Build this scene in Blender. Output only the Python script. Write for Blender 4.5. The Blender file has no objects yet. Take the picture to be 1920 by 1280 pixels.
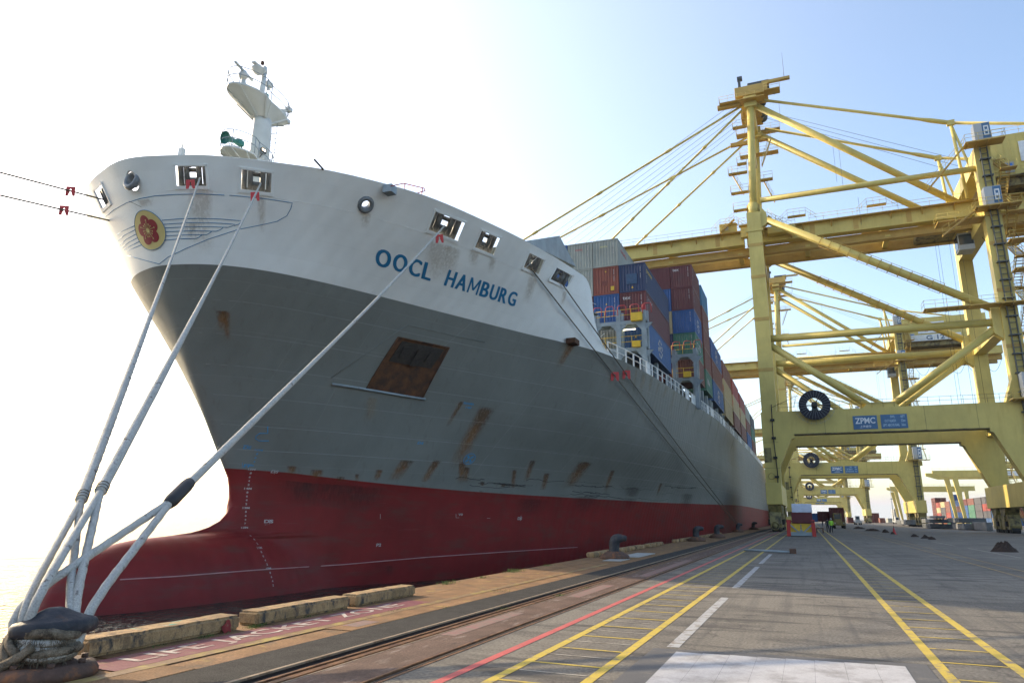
import bpy, bmesh, math, random
from mathutils import Vector, Matrix, noise
R_=math.radians
random.seed(7)
SC=bpy.context.scene
COL=SC.collection
# ------------------------------------------------------------------ camera
F,CX,CY,H=1310.,960.,640.,1.65
XC=-28.0; TOP=17.6; KN=13.2; WZ=-2.35
_y=Vector(((1514.5-CX)/F,(972.5-CY)/F,1.)).normalized()
_u=_y.cross(Vector((1,.0095,0))).normalized()
if _u.y>0:_u=-_u
_x=_y.cross(_u).normalized()
if _x.x<0:_x=-_x
ROWS=[Vector((_x[i],_y[i],_u[i])) for i in range(3)]   # camera right, down, forward in world axes
cam=bpy.data.cameras.new('camera');co=bpy.data.objects.new('camera',cam);COL.objects.link(co)
cam.sensor_width=36;cam.sensor_fit='HORIZONTAL';cam.lens=F/1920*36;cam.clip_start=.05;cam.clip_end=20000
r,d,f=ROWS;co.matrix_world=Matrix(((r.x,-d.x,-f.x,0),(r.y,-d.y,-f.y,0),(r.z,-d.z,-f.z,H),(0,0,0,1)))
SC.camera=co
def ray(px,py):
    a,b=(px-CX)/F,(py-CY)/F
    return ROWS[0]*a+ROWS[1]*b+ROWS[2]
def onz(px,py,z=0.):
    d=ray(px,py);return Vector((0,0,H))+d*((z-H)/d.z)
def ony(px,py,Y):
    d=ray(px,py);return Vector((0,0,H))+d*(Y/d.y)
def onx(px,py,X):
    d=ray(px,py);return Vector((0,0,H))+d*(X/d.x)
# ------------------------------------------------------------------ light
SUN=Vector((-2.12,.34,1.0)).normalized()
el=math.asin(SUN.z);az=math.atan2(SUN.x,SUN.y)
w=bpy.data.worlds.new('World');SC.world=w;w.use_nodes=True
nt=w.node_tree;nt.nodes.clear()
sky=nt.nodes.new('ShaderNodeTexSky');sky.sky_type='NISHITA';sky.sun_disc=False
sky.sun_elevation=el;sky.sun_rotation=az;sky.altitude=0;sky.air_density=1.0;sky.dust_density=1.8;sky.ozone_density=1.0
bg=nt.nodes.new('ShaderNodeBackground');bg.inputs[1].default_value=.15
ou=nt.nodes.new('ShaderNodeOutputWorld');
# pale band of humid air along the whole horizon
_tc=nt.nodes.new('ShaderNodeTexCoord');_se=nt.nodes.new('ShaderNodeSeparateXYZ');nt.links.new(_tc.outputs['Generated'],_se.inputs[0])
_mr=nt.nodes.new('ShaderNodeMapRange');_mr.interpolation_type='SMOOTHSTEP';_mr.inputs[1].default_value=-.02;_mr.inputs[2].default_value=.30;_mr.inputs[3].default_value=1;_mr.inputs[4].default_value=0;nt.links.new(_se.outputs[2],_mr.inputs[0])
_hz=nt.nodes.new('ShaderNodeMix');_hz.data_type='RGBA';_hz.blend_type='MULTIPLY';_hz.inputs[0].default_value=1;_hz.inputs[6].default_value=(2.25,2.33,2.4,1);nt.links.new(_mr.outputs[0],_hz.inputs[7])
_li=nt.nodes.new('ShaderNodeMix');_li.data_type='RGBA';_li.blend_type='LIGHTEN';_li.inputs[0].default_value=1;nt.links.new(sky.outputs[0],_li.inputs[6]);nt.links.new(_hz.outputs[2],_li.inputs[7])

# broad aureole of the hazy air round the sun
_dp=nt.nodes.new('ShaderNodeVectorMath');_dp.operation='DOT_PRODUCT';nt.links.new(_tc.outputs['Generated'],_dp.inputs[0]);_dp.inputs[1].default_value=SUN
_mx=nt.nodes.new('ShaderNodeMath');_mx.operation='MAXIMUM';_mx.inputs[1].default_value=0;nt.links.new(_dp.outputs['Value'],_mx.inputs[0])
_pw=nt.nodes.new('ShaderNodeMath');_pw.operation='POWER';_pw.inputs[1].default_value=1.5;nt.links.new(_mx.outputs[0],_pw.inputs[0])
_ac=nt.nodes.new('ShaderNodeMix');_ac.data_type='RGBA';_ac.blend_type='MULTIPLY';_ac.inputs[0].default_value=1;_ac.inputs[6].default_value=(1.7,1.5,1.25,1);nt.links.new(_pw.outputs[0],_ac.inputs[7])
_ad=nt.nodes.new('ShaderNodeMix');_ad.data_type='RGBA';_ad.blend_type='ADD';_ad.inputs[0].default_value=1;nt.links.new(_li.outputs[2],_ad.inputs[6]);nt.links.new(_ac.outputs[2],_ad.inputs[7])
nt.links.new(_ad.outputs[2],bg.inputs[0]);nt.links.new(bg.outputs[0],ou.inputs[0])
sl=bpy.data.lights.new('sun','SUN');sl.energy=3.2;sl.angle=R_(.55);sl.color=(1,.80,.52)
so=bpy.data.objects.new('sun',sl);COL.objects.link(so);so.rotation_euler=SUN.to_track_quat('Z','Y').to_euler();so.location=(0,0,90)
SC.view_settings.view_transform='Standard';SC.view_settings.look='None';SC.view_settings.exposure=1.25;SC.view_settings.gamma=1;SC.view_settings.use_curve_mapping=False
SC.cycles.max_bounces=8;SC.cycles.diffuse_bounces=4;SC.cycles.glossy_bounces=3;SC.cycles.sample_clamp_indirect=6
# ------------------------------------------------------------------ materials
def _n(nt,t,**k):
    n=nt.nodes.new(t)
    for a,b in k.items(): setattr(n,a,b)
    return n
def mat(name,col,rough=.6,metal=0.,var=.18,vs=1.5,col2=None,c2scale=1.,c2lo=.5,c2hi=.62,stretch=(1,1,1),bump=0.,bs=30.,grain=0.,gs=60.,spec=.5,emit=None,col3=None,c3scale=1.,c3lo=.6,c3hi=.7,c3st=(1,1,1)):
    m=bpy.data.materials.new(name);m.use_nodes=True;nt=m.node_tree
    p=nt.nodes['Principled BSDF'];L=nt.links.new
    tc=_n(nt,'ShaderNodeTexCoord')
    geo=_n(nt,'ShaderNodeNewGeometry')
    p.inputs['Roughness'].default_value=rough;p.inputs['Metallic'].default_value=metal
    p.inputs['Specular IOR Level'].default_value=spec
    def nz(scale,detail=5,st=(1,1,1),rg=.6):
        mp=_n(nt,'ShaderNodeMapping');mp.inputs['Scale'].default_value=st;L(geo.outputs['Position'],mp.inputs[0])
        n=_n(nt,'ShaderNodeTexNoise');n.inputs['Scale'].default_value=scale;n.inputs['Detail'].default_value=detail;n.inputs['Roughness'].default_value=rg
        L(mp.outputs[0],n.inputs['Vector']);return n
    base=(*col,1)
    cur=None
    def ramp(src,lo,hi):
        r=_n(nt,'ShaderNodeMapRange');r.inputs[1].default_value=lo;r.inputs[2].default_value=hi;L(src,r.inputs[0]);return r.outputs[0]
    mx=_n(nt,'ShaderNodeMix',data_type='RGBA',blend_type='MULTIPLY');mx.inputs[0].default_value=1
    n1=nz(vs);r1=_n(nt,'ShaderNodeMapRange');r1.inputs[1].default_value=.3;r1.inputs[2].default_value=.7;r1.inputs[3].default_value=1-var;r1.inputs[4].default_value=1+var*.5
    L(n1.outputs[0],r1.inputs[0]);mx.inputs[6].default_value=base;L(r1.outputs[0],mx.inputs[7]);cur=mx.outputs[2]
    for c,sc,lo,hi,st in ((col2,c2scale,c2lo,c2hi,stretch),(col3,c3scale,c3lo,c3hi,c3st)):
        if c:
            n2=nz(sc,8,st,.65);m2=_n(nt,'ShaderNodeMix',data_type='RGBA');L(ramp(n2.outputs[0],lo,hi),m2.inputs[0]);L(cur,m2.inputs[6]);m2.inputs[7].default_value=(*c,1);cur=m2.outputs[2]
    if grain:
        n3=nz(gs,3);m3=_n(nt,'ShaderNodeMix',data_type='RGBA',blend_type='MULTIPLY');m3.inputs[0].default_value=1
        r3=_n(nt,'ShaderNodeMapRange');r3.inputs[1].default_value=.3;r3.inputs[2].default_value=.7;r3.inputs[3].default_value=1-grain;r3.inputs[4].default_value=1+grain
        L(n3.outputs[0],r3.inputs[0]);L(cur,m3.inputs[6]);L(r3.outputs[0],m3.inputs[7]);cur=m3.outputs[2]
    L(cur,p.inputs['Base Color'])
    if bump:
        n4=nz(bs,6);b=_n(nt,'ShaderNodeBump');b.inputs['Strength'].default_value=bump;b.inputs['Distance'].default_value=.02;L(n4.outputs[0],b.inputs['Height']);L(b.outputs[0],p.inputs['Normal'])
    if emit:
        p.inputs['Emission Color'].default_value=(*emit[0],1);p.inputs['Emission Strength'].default_value=emit[1]
    m['_cur']=1
    return m
def seams(m,sx,sz,strength=.35,axis='YZ',width=.012,tint=.93):
    """weld seams between steel plates: fine relief and a faint line"""
    nt=m.node_tree;L=nt.links.new;p=nt.nodes['Principled BSDF']
    geo=_n(nt,'ShaderNodeNewGeometry');se=_n(nt,'ShaderNodeSeparateXYZ');cb=_n(nt,'ShaderNodeCombineXYZ');L(geo.outputs['Position'],se.inputs[0])
    L(se.outputs[axis[0]],cb.inputs[0]);L(se.outputs[axis[1]],cb.inputs[1])
    br=_n(nt,'ShaderNodeTexBrick');br.offset=.5;br.inputs['Scale'].default_value=1;br.inputs['Brick Width'].default_value=sx;br.inputs['Row Height'].default_value=sz
    br.inputs['Mortar Size'].default_value=width;br.inputs['Mortar Smooth'].default_value=.6
    br.inputs['Color1'].default_value=(1,1,1,1);br.inputs['Color2'].default_value=(.965,.965,.965,1);br.inputs['Mortar'].default_value=(tint,tint,tint,1)
    L(cb.outputs[0],br.inputs['Vector'])
    old=p.inputs['Base Color'].links[0].from_socket
    mx=_n(nt,'ShaderNodeMix',data_type='RGBA',blend_type='MULTIPLY');mx.inputs[0].default_value=1;L(old,mx.inputs[6]);L(br.outputs['Color'],mx.inputs[7]);L(mx.outputs[2],p.inputs['Base Color'])
    b=_n(nt,'ShaderNodeBump');b.inputs['Strength'].default_value=strength;b.inputs['Distance'].default_value=.02
    # plating slightly dished between the frames
    wv=_n(nt,'ShaderNodeTexWave',wave_type='BANDS',bands_direction='X',wave_profile='SIN');wv.inputs['Scale'].default_value=.39;wv.inputs['Distortion'].default_value=.6;wv.inputs['Detail'].default_value=1;L(cb.outputs[0],wv.inputs['Vector'])
    b0=_n(nt,'ShaderNodeBump');b0.inputs['Strength'].default_value=.8;b0.inputs['Distance'].default_value=.02;L(wv.outputs['Fac'],b0.inputs['Height']);L(b0.outputs[0],b.inputs['Normal'])
    # large plate waviness
    n=_n(nt,'ShaderNodeTexNoise');n.inputs['Scale'].default_value=.8;n.inputs['Detail'].default_value=2;L(geo.outputs['Position'],n.inputs['Vector'])
    ad=_n(nt,'ShaderNodeMath',operation='ADD');L(br.outputs['Fac'],ad.inputs[0]);L(n.outputs[0],ad.inputs[1])
    L(ad.outputs[0],b.inputs['Height']);L(b.outputs[0],p.inputs['Normal'])
    return m
M={}
M['ship_white']=seams(mat('ship_white',(.80,.83,.83),.5,var=.10,vs=.35,col2=(.68,.67,.64),c2scale=1.3,c2lo=.60,c2hi=.9,stretch=(3,3,.35)),6.3,1.55,.25,tint=.95)
M['ship_grey']=seams(mat('ship_grey',(.178,.19,.178),.55,var=.14,vs=.3,col2=(.13,.128,.115),spec=.3,c2scale=1.2,c2lo=.56,c2hi=.85,stretch=(2.2,2.2,.3)),6.3,2.1,.3,tint=1.22)
M['ship_red']=seams(mat('ship_red',(.175,.011,.012),.6,var=.22,vs=.5,col2=(.10,.035,.03),c2scale=.8,c2lo=.5,c2hi=.8,stretch=(.5,.5,2.2),spec=.25,col3=(.20,.055,.06),c3scale=1.5,c3lo=.62,c3hi=.85,c3st=(.2,.2,3)),6.3,2.1,.25,tint=.9)
M['ship_blue']=mat('ship_blue',(.012,.17,.36),.5,var=.15)
M['logo_cream']=mat('logo_cream',(.62,.50,.20),.5,var=.1)
M['logo_red']=mat('logo_red',(.27,.02,.03),.5,var=.1)
M['mark_white']=mat('mark_white',(.42,.40,.40),.6)
M['fair_grey']=mat('fair_grey',(.10,.105,.105),.5,var=.3,col2=(.16,.07,.03),c2scale=3,c2lo=.62,c2hi=.75)
M['chock_grey']=mat('chock_grey',(.16,.18,.20),.4,var=.25,vs=3)
M['rail_white']=mat('rail_white',(.66,.68,.68),.5,var=.1)
M['mast_white']=mat('mast_white',(.55,.57,.55),.45,var=.12,vs=1)
M['mast_dark']=mat('mast_dark',(.06,.07,.07),.5)
M['horn_green']=mat('horn_green',(.02,.17,.14),.45,var=.2)
M['red_rail']=mat('red_rail',(.34,.02,.03),.5)
M['rust']=mat('rust',(.11,.045,.018),.85,var=.5,vs=2,col2=(.045,.022,.014),c2scale=1.4,c2lo=.45,c2hi=.62,bump=.4,bs=8)
M['steelgrey']=mat('steelgrey',(.23,.28,.31),.5,var=.25,vs=1.2,col2=(.16,.09,.05),c2scale=1.8,c2lo=.64,c2hi=.75)
M['deck']=mat('deck',(.10,.12,.10),.7)
M['dark']=mat('dark',(.015,.016,.018),.7)
M['black']=mat('black',(.02,.02,.022),.6)
M['yel']=mat('crane_yellow',(.54,.44,.125),.5,var=.16,vs=.35,col2=(.42,.32,.08),c2scale=.9,c2lo=.5,c2hi=.85,stretch=(1.5,1.5,.25),col3=(.22,.09,.03),c3scale=1.6,c3lo=.70,c3hi=.8,c3st=(1,1,.4))
M['yel_in']=mat('crane_ochre',(.46,.31,.075),.55,var=.2,vs=.5,col2=(.28,.12,.04),c2scale=1.1,c2lo=.55,c2hi=.8,stretch=(.4,2,2))
M['yel_dirty']=mat('crane_dirty_yellow',(.30,.25,.09),.6,var=.35,vs=1.2,col2=(.05,.04,.025),c2scale=1.2,c2lo=.42,c2hi=.62)
M['cabwhite']=mat('cabin_white',(.36,.385,.40),.5,var=.1)
M['signblue']=mat('sign_blue',(.045,.13,.26),.5,var=.15,vs=4)
M['signwhite']=mat('sign_white',(.68,.72,.75),.6)
M['logoblue']=mat('logo_blue',(.05,.2,.6),.5)
M['glass']=mat('glass',(.03,.05,.07),.1)
M['reel']=mat('cable_reel',(.012,.013,.03),.6,var=.4,vs=6)
M['wire']=mat('wire',(.12,.14,.18),.5,metal=.6)
M['red']=mat('red_paint',(.42,.022,.018),.5,var=.2,vs=4)
M['guard']=mat('guard_red',(.50,.03,.035),.5,var=.15,vs=5)
M['yellowpaint']=mat('yellow_panel',(.62,.40,.02),.5,var=.2,vs=3)
M['tarp']=mat('tarpaulin',(.50,.55,.66),.6,var=.15,vs=2,bump=.5,bs=3)
M['maroon']=mat('maroon_panel',(.10,.012,.018),.6)
M['people_dark']=mat('cloth_dark',(.02,.022,.03),.9)
M['hivis']=mat('hivis',(.30,.62,.04),.7)
M['skin']=mat('skin',(.25,.13,.08),.6)
M['rubber']=mat('rubber',(.015,.015,.015),.8,var=.3)
M['dirt']=mat('dirt',(.035,.022,.016),.95,var=.4,vs=10,bump=1,bs=12)
M['moss']=mat('weeds',(.10,.14,.03),.9,var=.4,vs=9)
CC={'grey':(.40,.42,.37),'brick':(.29,.065,.035),'navy':(.012,.035,.12),'blue':(.012,.10,.33),'maroon':(.135,.018,.022),'brown':(.20,.062,.05),'cream':(.50,.42,.24),'green':(.05,.20,.14),'teal':(.02,.13,.12),'sky':(.03,.20,.36),'red':(.33,.04,.035),'midblue':(.03,.12,.32),'lgreen':(.09,.33,.10),'white':(.55,.56,.53),'orange':(.48,.13,.05),'slate':(.07,.075,.10)}
for k,c in CC.items():
    c=tuple(q*.68 for q in c)
    M['c_'+k]=mat('container_'+k,c,.55,var=.2,vs=.6,col2=tuple(x*.55+.02 for x in c),c2scale=1.3,c2lo=.5,c2hi=.8,stretch=(2,2,.4),col3=(.13,.055,.025),c3scale=2.2,c3lo=.68,c3hi=.76)
# ------------------------------------------------------------------ mesh helpers
class MB:
    def __init__(s): s.v=[];s.f=[];s.m=[];s.mi=0;s.sm=[]
    def add(s,vs,fs,smooth=False):
        o=len(s.v);s.v+= [tuple(p) for p in vs]
        for q in fs: s.f.append(tuple(i+o for i in q));s.m.append(s.mi);s.sm.append(smooth)
    def box(s,x0,x1,y0,y1,z0,z1):
        s.add([(x0,y0,z0),(x1,y0,z0),(x1,y1,z0),(x0,y1,z0),(x0,y0,z1),(x1,y0,z1),(x1,y1,z1),(x0,y1,z1)],
              [(0,3,2,1),(4,5,6,7),(0,1,5,4),(1,2,6,5),(2,3,7,6),(3,0,4,7)])
        return s
    def bbox(s,x0,x1,y0,y1,z0,z1,b=.03):
        """box with chamfered edges"""
        X,Y,Z=(x0,x1),(y0,y1),(z0,z1);bm=bmesh.new();bmesh.ops.create_cube(bm,size=1)
        for v in bm.verts: v.co=Vector((X[v.co.x>0],Y[v.co.y>0],Z[v.co.z>0]))
        bmesh.ops.bevel(bm,geom=bm.edges[:],offset=b,segments=2,affect='EDGES',profile=.6)
        s.bm(bm);return s
    def bm(s,bm,smooth=False,free=True):
        bm.verts.ensure_lookup_table();bm.verts.index_update()
        s.add([v.co for v in bm.verts],[[v.index for v in f.verts] for f in bm.faces],smooth)
        if free: bm.free()
    def beam(s,a,b,w,h,up=(0,0,1)):
        a,b=Vector(a),Vector(b);d=(b-a);u=Vector(up)
        if abs(d.normalized().dot(u))>.98:u=Vector((0,1,0))
        x=d.cross(u).normalized()*w/2;y=x.cross(d).normalized()*h/2
        s.add([a-x-y,a+x-y,a+x+y,a-x+y,b-x-y,b+x-y,b+x+y,b-x+y],[(0,3,2,1),(4,5,6,7),(0,1,5,4),(1,2,6,5),(2,3,7,6),(3,0,4,7)]);return s
    def tube(s,pts,r,n=8,caps=True,smooth=True):
        pts=[Vector(p) for p in pts];k=len(pts);rr=r if isinstance(r,(list,tuple)) else [r]*k
        o=len(s.v);t0=(pts[1]-pts[0]).normalized();u=t0.orthogonal().normalized();vs=[];fs=[]
        for i,p in enumerate(pts):
            t=(pts[min(i+1,k-1)]-pts[max(i-1,0)]).normalized();u=(u-t*u.dot(t)).normalized();v=t.cross(u)
            for j in range(n):
                a=2*math.pi*j/n;vs.append(p+(u*math.cos(a)+v*math.sin(a))*rr[i])
        for i in range(k-1):
            for j in range(n):
                fs.append((i*n+j,i*n+(j+1)%n,(i+1)*n+(j+1)%n,(i+1)*n+j))
        if caps: fs+= [tuple(range(n))[::-1],tuple((k-1)*n+j for j in range(n))]
        s.add(vs,fs,smooth);return s
    def prism(s,poly,axis,a,b):
        """2D polygon extruded along axis 'x','y' or 'z' from a to b"""
        def P(p,t): return {'x':(t,p[0],p[1]),'y':(p[0],t,p[1]),'z':(p[0],p[1],t)}[axis]
        n=len(poly);s.add([P(p,a) for p in poly]+[P(p,b) for p in poly],[tuple(range(n)),tuple(range(2*n-1,n-1,-1))]+[(i,i+n,(i+1)%n+n,(i+1)%n) for i in range(n)]);return s
    def lathe(s,prof,c=(0,0,0),n=24,smooth=True):
        k=len(prof);vs=[];fs=[]
        for r_,z in prof:
            for j in range(n):
                a=2*math.pi*j/n;vs.append((c[0]+r_*math.cos(a),c[1]+r_*math.sin(a),c[2]+z))
        for i in range(k-1):
            for j in range(n): fs.append((i*n+j,i*n+(j+1)%n,(i+1)*n+(j+1)%n,(i+1)*n+j))
        s.add(vs,fs,smooth);return s
    def torus(s,c,R,r,axis='z',n=32,m=8,arc=1.):
        pts=[];c=Vector(c)
        for i in range(n+1):
            a=2*math.pi*arc*i/n;p={'z':(math.cos(a),math.sin(a),0),'y':(math.cos(a),0,math.sin(a)),'x':(0,math.cos(a),math.sin(a))}[axis];pts.append(c+Vector(p)*R)
        return s.tube(pts,r,m,caps=arc<1)
    def mesh(s,name):
        me=bpy.data.meshes.new(name);me.from_pydata(s.v,[],s.f);me.update();return me
def obj(name,mb,mats,parent=None,world=True,label=None,fix=True):
    me=mb.mesh(name)
    if not isinstance(mats,(list,tuple)): mats=[mats]
    for m_ in mats: me.materials.append(m_)
    me.polygons.foreach_set('material_index',mb.m)
    me.polygons.foreach_set('use_smooth',mb.sm)
    if fix:
        bm=bmesh.new();bm.from_mesh(me);bmesh.ops.recalc_face_normals(bm,faces=bm.faces);bm.to_mesh(me);bm.free()
    o=bpy.data.objects.new(name,me);COL.objects.link(o)
    if parent:
        o.parent=parent
        if world:
            q=parent;off=Vector((0,0,0))
            while q: off+=q.location;q=q.parent
            o.location=-off
    if label:o['label']=label
    return o
def tag(o,label,cat,group=None):
    o['label']=label;o['category']=cat
    if group:o['group']=group
    return o
def thing(name,label,cat,loc=(0,0,0),rz=0,group=None):
    o=bpy.data.objects.new(name,None);COL.objects.link(o);o.location=loc;o.rotation_euler=(0,0,rz);o.empty_display_size=.5
    return tag(o,label,cat,group)
def struct(name,mb,m): 
    o=obj(name,mb,m);o['kind']='structure';return o
KIDS={}
def copy_tree(o,parent=None):
    c=o.copy();COL.objects.link(c)
    if parent: c.parent=parent
    for ch in list(o.children): copy_tree(ch,c)
    return c
def text_geo(s,size=1,bold=.0,depth=0.,align='CENTER',spacing=1.):
    cu=bpy.data.curves.new('txt','FONT');cu.body=s;cu.size=size;cu.offset=bold;cu.extrude=depth;cu.align_x=align;cu.space_character=spacing;cu.resolution_u=4
    o=bpy.data.objects.new('txt',cu);COL.objects.link(o)
    dg=bpy.context.evaluated_depsgraph_get();me=bpy.data.meshes.new_from_object(o.evaluated_get(dg))
    vs=[v.co.copy() for v in me.vertices];fs=[tuple(p.vertices) for p in me.polygons]
    bpy.data.objects.remove(o);bpy.data.curves.remove(cu);bpy.data.meshes.remove(me)
    return vs,fs
def text_on(mb,s,fn,w=None,h=None,bold=0.,spacing=1.,sub=0,off=0):
    """adds flat lettering; fn(u,v) places a point, u in 0..w, v in 0..h"""
    vs,fs=text_geo(s,1,bold,spacing=spacing)
    if not vs: return
    x0=min(v.x for v in vs);x1=max(v.x for v in vs);y0=min(v.y for v in vs);y1=max(v.y for v in vs)
    sx=w/(x1-x0);sy=(h/(y1-y0)) if h else sx
    mb.add([fn((v.x-x0)*sx,(v.y-y0)*sy) for v in vs],fs)
# ------------------------------------------------------------------ ground, quay, water
random.seed(11)
CON=(.30,.25,.185)
M['apron']=mat('apron_concrete',(.165,.148,.122),.85,var=.30,vs=.22,col2=(.085,.075,.065),c2scale=1.0,c2lo=.49,c2hi=.66,stretch=(.6,1.1,1),grain=.42,gs=24,bump=.5,bs=40,col3=(.045,.04,.036),c3scale=5.5,c3lo=.66,c3hi=.72,c3st=(.8,.5,1),spec=.3)
M['slab']=mat('edge_concrete',(.22,.125,.062),.9,var=.35,vs=1.6,col2=(.10,.08,.06),c2scale=1.8,c2lo=.52,c2hi=.72,grain=.3,gs=40,bump=.5,bs=30,col3=(.36,.26,.06),c3scale=2.2,c3lo=.58,c3hi=.72,spec=.2)
M['reddish']=mat('reddish_concrete',(.115,.075,.058),.9,var=.35,vs=1.8,col2=(.26,.21,.18),c2scale=1.7,c2lo=.55,c2hi=.7,stretch=(3,.6,1),grain=.3,gs=35,bump=.6,bs=28,col3=(.05,.035,.03),c3scale=2.4,c3lo=.6,c3hi=.72,c3st=(2,.8,1),spec=.2)
M['asphalt']=mat('rough_asphalt',(.043,.040,.037),.95,var=.3,vs=3,grain=.6,gs=70,bump=1,bs=70,spec=.2)
M['railsteel']=mat('rail_steel',(.22,.115,.055),.45,metal=.3,var=.4,vs=5,col2=(.10,.05,.03),c2scale=4)
M['lip']=mat('channel_lip',(.24,.18,.12),.7,var=.4,vs=3,col2=(.1,.06,.03),c2scale=3)
M['groove']=mat('groove_dark',(.022,.014,.010),.9,var=.5,vs=6)
def paint(name,c,under=(.19,.16,.125),lo=.56,hi=.66,sc=5): return mat(name,c,.7,var=.12,vs=3,col2=under,c2scale=sc,c2lo=lo,c2hi=hi,grain=.12,gs=60,bump=.2,bs=45,col3=tuple(x*.35 for x in c),c3scale=9,c3lo=.68,c3hi=.75,spec=.25)
M['p_yel']=paint('yellow_line_paint',(.46,.34,.06),lo=.52,hi=.66)
M['p_red']=paint('red_line_paint',(.42,.10,.09),lo=.56,hi=.7)
M['p_white']=paint('white_line_paint',(.34,.34,.335),lo=.50,hi=.62)
M['p_thin']=paint('worn_white_paint',(.34,.31,.26),lo=.48,hi=.6)
M['p_band']=paint('faded_crimson_paint',(.17,.055,.065),under=(.19,.11,.07),lo=.54,hi=.68,sc=3.5)
M['p_letter']=paint('letter_paint',(.45,.40,.35),under=(.2,.09,.08),lo=.44,hi=.66,sc=4)
M['p_yelworn']=paint('worn_yellow_paint',(.34,.26,.07),under=(.19,.12,.065),lo=.34,hi=.52,sc=3)
M['p_board']=paint('white_board_paint',(.38,.375,.38),under=(.2,.19,.18),lo=.47,hi=.7,sc=1.9)
M['p_dark']=paint('dark_border_paint',(.10,.097,.095),under=(.17,.15,.12),lo=.55,hi=.7,sc=3)
# apron
def sheet(x0,x1,y0,y1,z): 
    mb=MB();mb.add([(x0,y0,z),(x1,y0,z),(x1,y1,z),(x0,y1,z)],[(0,1,2,3)]);return mb
_m=M['apron'];nt=_m.node_tree;L=nt.links.new;p=nt.nodes['Principled BSDF'];geo=_n(nt,'ShaderNodeNewGeometry');cur=p.inputs['Base Color'].links[0].from_socket
for st,sc,lo,hi,col,amt in (((9,.22,1),.5,.52,.72,(.07,.065,.06),.6),((.35,2.2,1),1.1,.565,.64,(.055,.05,.045),.8)):
    mp=_n(nt,'ShaderNodeMapping');mp.inputs['Scale'].default_value=st;L(geo.outputs['Position'],mp.inputs[0]);n=_n(nt,'ShaderNodeTexNoise');n.inputs['Scale'].default_value=sc;n.inputs['Detail'].default_value=6;L(mp.outputs[0],n.inputs['Vector'])
    r=_n(nt,'ShaderNodeMapRange');r.inputs[1].default_value=lo;r.inputs[2].default_value=hi;r.inputs[4].default_value=amt;L(n.outputs[0],r.inputs[0]);m2=_n(nt,'ShaderNodeMix',data_type='RGBA');L(r.outputs[0],m2.inputs[0]);L(cur,m2.inputs[6]);m2.inputs[7].default_value=(*col,1);cur=m2.outputs[2]
vo=_n(nt,'ShaderNodeTexVoronoi',feature='DISTANCE_TO_EDGE');vo.inputs['Scale'].default_value=.33;ns=_n(nt,'ShaderNodeTexNoise');ns.inputs['Scale'].default_value=1.5;ns.inputs['Detail'].default_value=6;L(geo.outputs['Position'],ns.inputs['Vector'])
va=_n(nt,'ShaderNodeVectorMath',operation='ADD');sc_=_n(nt,'ShaderNodeVectorMath',operation='SCALE');sc_.inputs[3].default_value=1.1;L(ns.outputs['Color'],sc_.inputs[0]);L(geo.outputs['Position'],va.inputs[0]);L(sc_.outputs[0],va.inputs[1]);L(va.outputs[0],vo.inputs['Vector'])
r=_n(nt,'ShaderNodeMapRange');r.inputs[1].default_value=.002;r.inputs[2].default_value=.010;r.inputs[3].default_value=.6;r.inputs[4].default_value=0;L(vo.outputs['Distance'],r.inputs[0]);m2=_n(nt,'ShaderNodeMix',data_type='RGBA');L(r.outputs[0],m2.inputs[0]);L(cur,m2.inputs[6]);m2.inputs[7].default_value=(.05,.045,.04,1);L(m2.outputs[2],p.inputs['Base Color'])
struct('quay_apron',sheet(-4.15,900,-900,4000,0),M['apron'])
struct('rail_bed_pavement',sheet(-5.05,-4.33,-60,600,0),M['reddish'])
struct('asphalt_strip',sheet(-6.33,-5.56,-60,600,-.004),M['asphalt'])
# water
wm=bpy.data.materials.new('harbour_water');wm.use_nodes=True;nt=wm.node_tree;p=nt.nodes['Principled BSDF'];L=nt.links.new
p.inputs['Base Color'].default_value=(.010,.020,.018,1);p.inputs['Roughness'].default_value=.06;p.inputs['IOR'].default_value=1.33
geo=_n(nt,'ShaderNodeNewGeometry')
bp=None
for sc_,st,dist in ((.8,(1,.6,1),1.3),(3.4,(1,.5,1),.75),(.16,(1,.7,1),1.4)):
    mp=_n(nt,'ShaderNodeMapping');mp.inputs['Scale'].default_value=st;mp.inputs['Rotation'].default_value=(0,0,.5);L(geo.outputs['Position'],mp.inputs[0])
    n=_n(nt,'ShaderNodeTexNoise');n.inputs['Scale'].default_value=sc_;n.inputs['Detail'].default_value=3;n.inputs['Distortion'].default_value=.6;L(mp.outputs[0],n.inputs['Vector'])
    b=_n(nt,'ShaderNodeBump');b.inputs['Strength'].default_value=.9;b.inputs['Distance'].default_value=dist;L(n.outputs[0],b.inputs['Height'])
    if bp: L(bp.outputs[0],b.inputs['Normal'])
    bp=b
L(bp.outputs[0],p.inputs['Normal'])
struct('sea_water',sheet(-9000,-8.72,-3000,9000,WZ),wm)
# quay wall and the substrate under the edge slabs
mb=MB();mb.box(-8.72,-6.30,-60,700,-.75,-.055);mb.box(-8.60,-8.3,-60,700,-6,-.75);struct('quay_wall',mb,M['slab'])
mb=MB();mb.box(-6.30,-4.15,-60,700,-.5,-.045);mb.box(-6.30,-5.515,-60,700,-.13,-.019);mb.box(-4.33,-4.31,-60,700,-.13,-.02);struct('rail_trench_bottom',mb,M['groove'])
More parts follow.
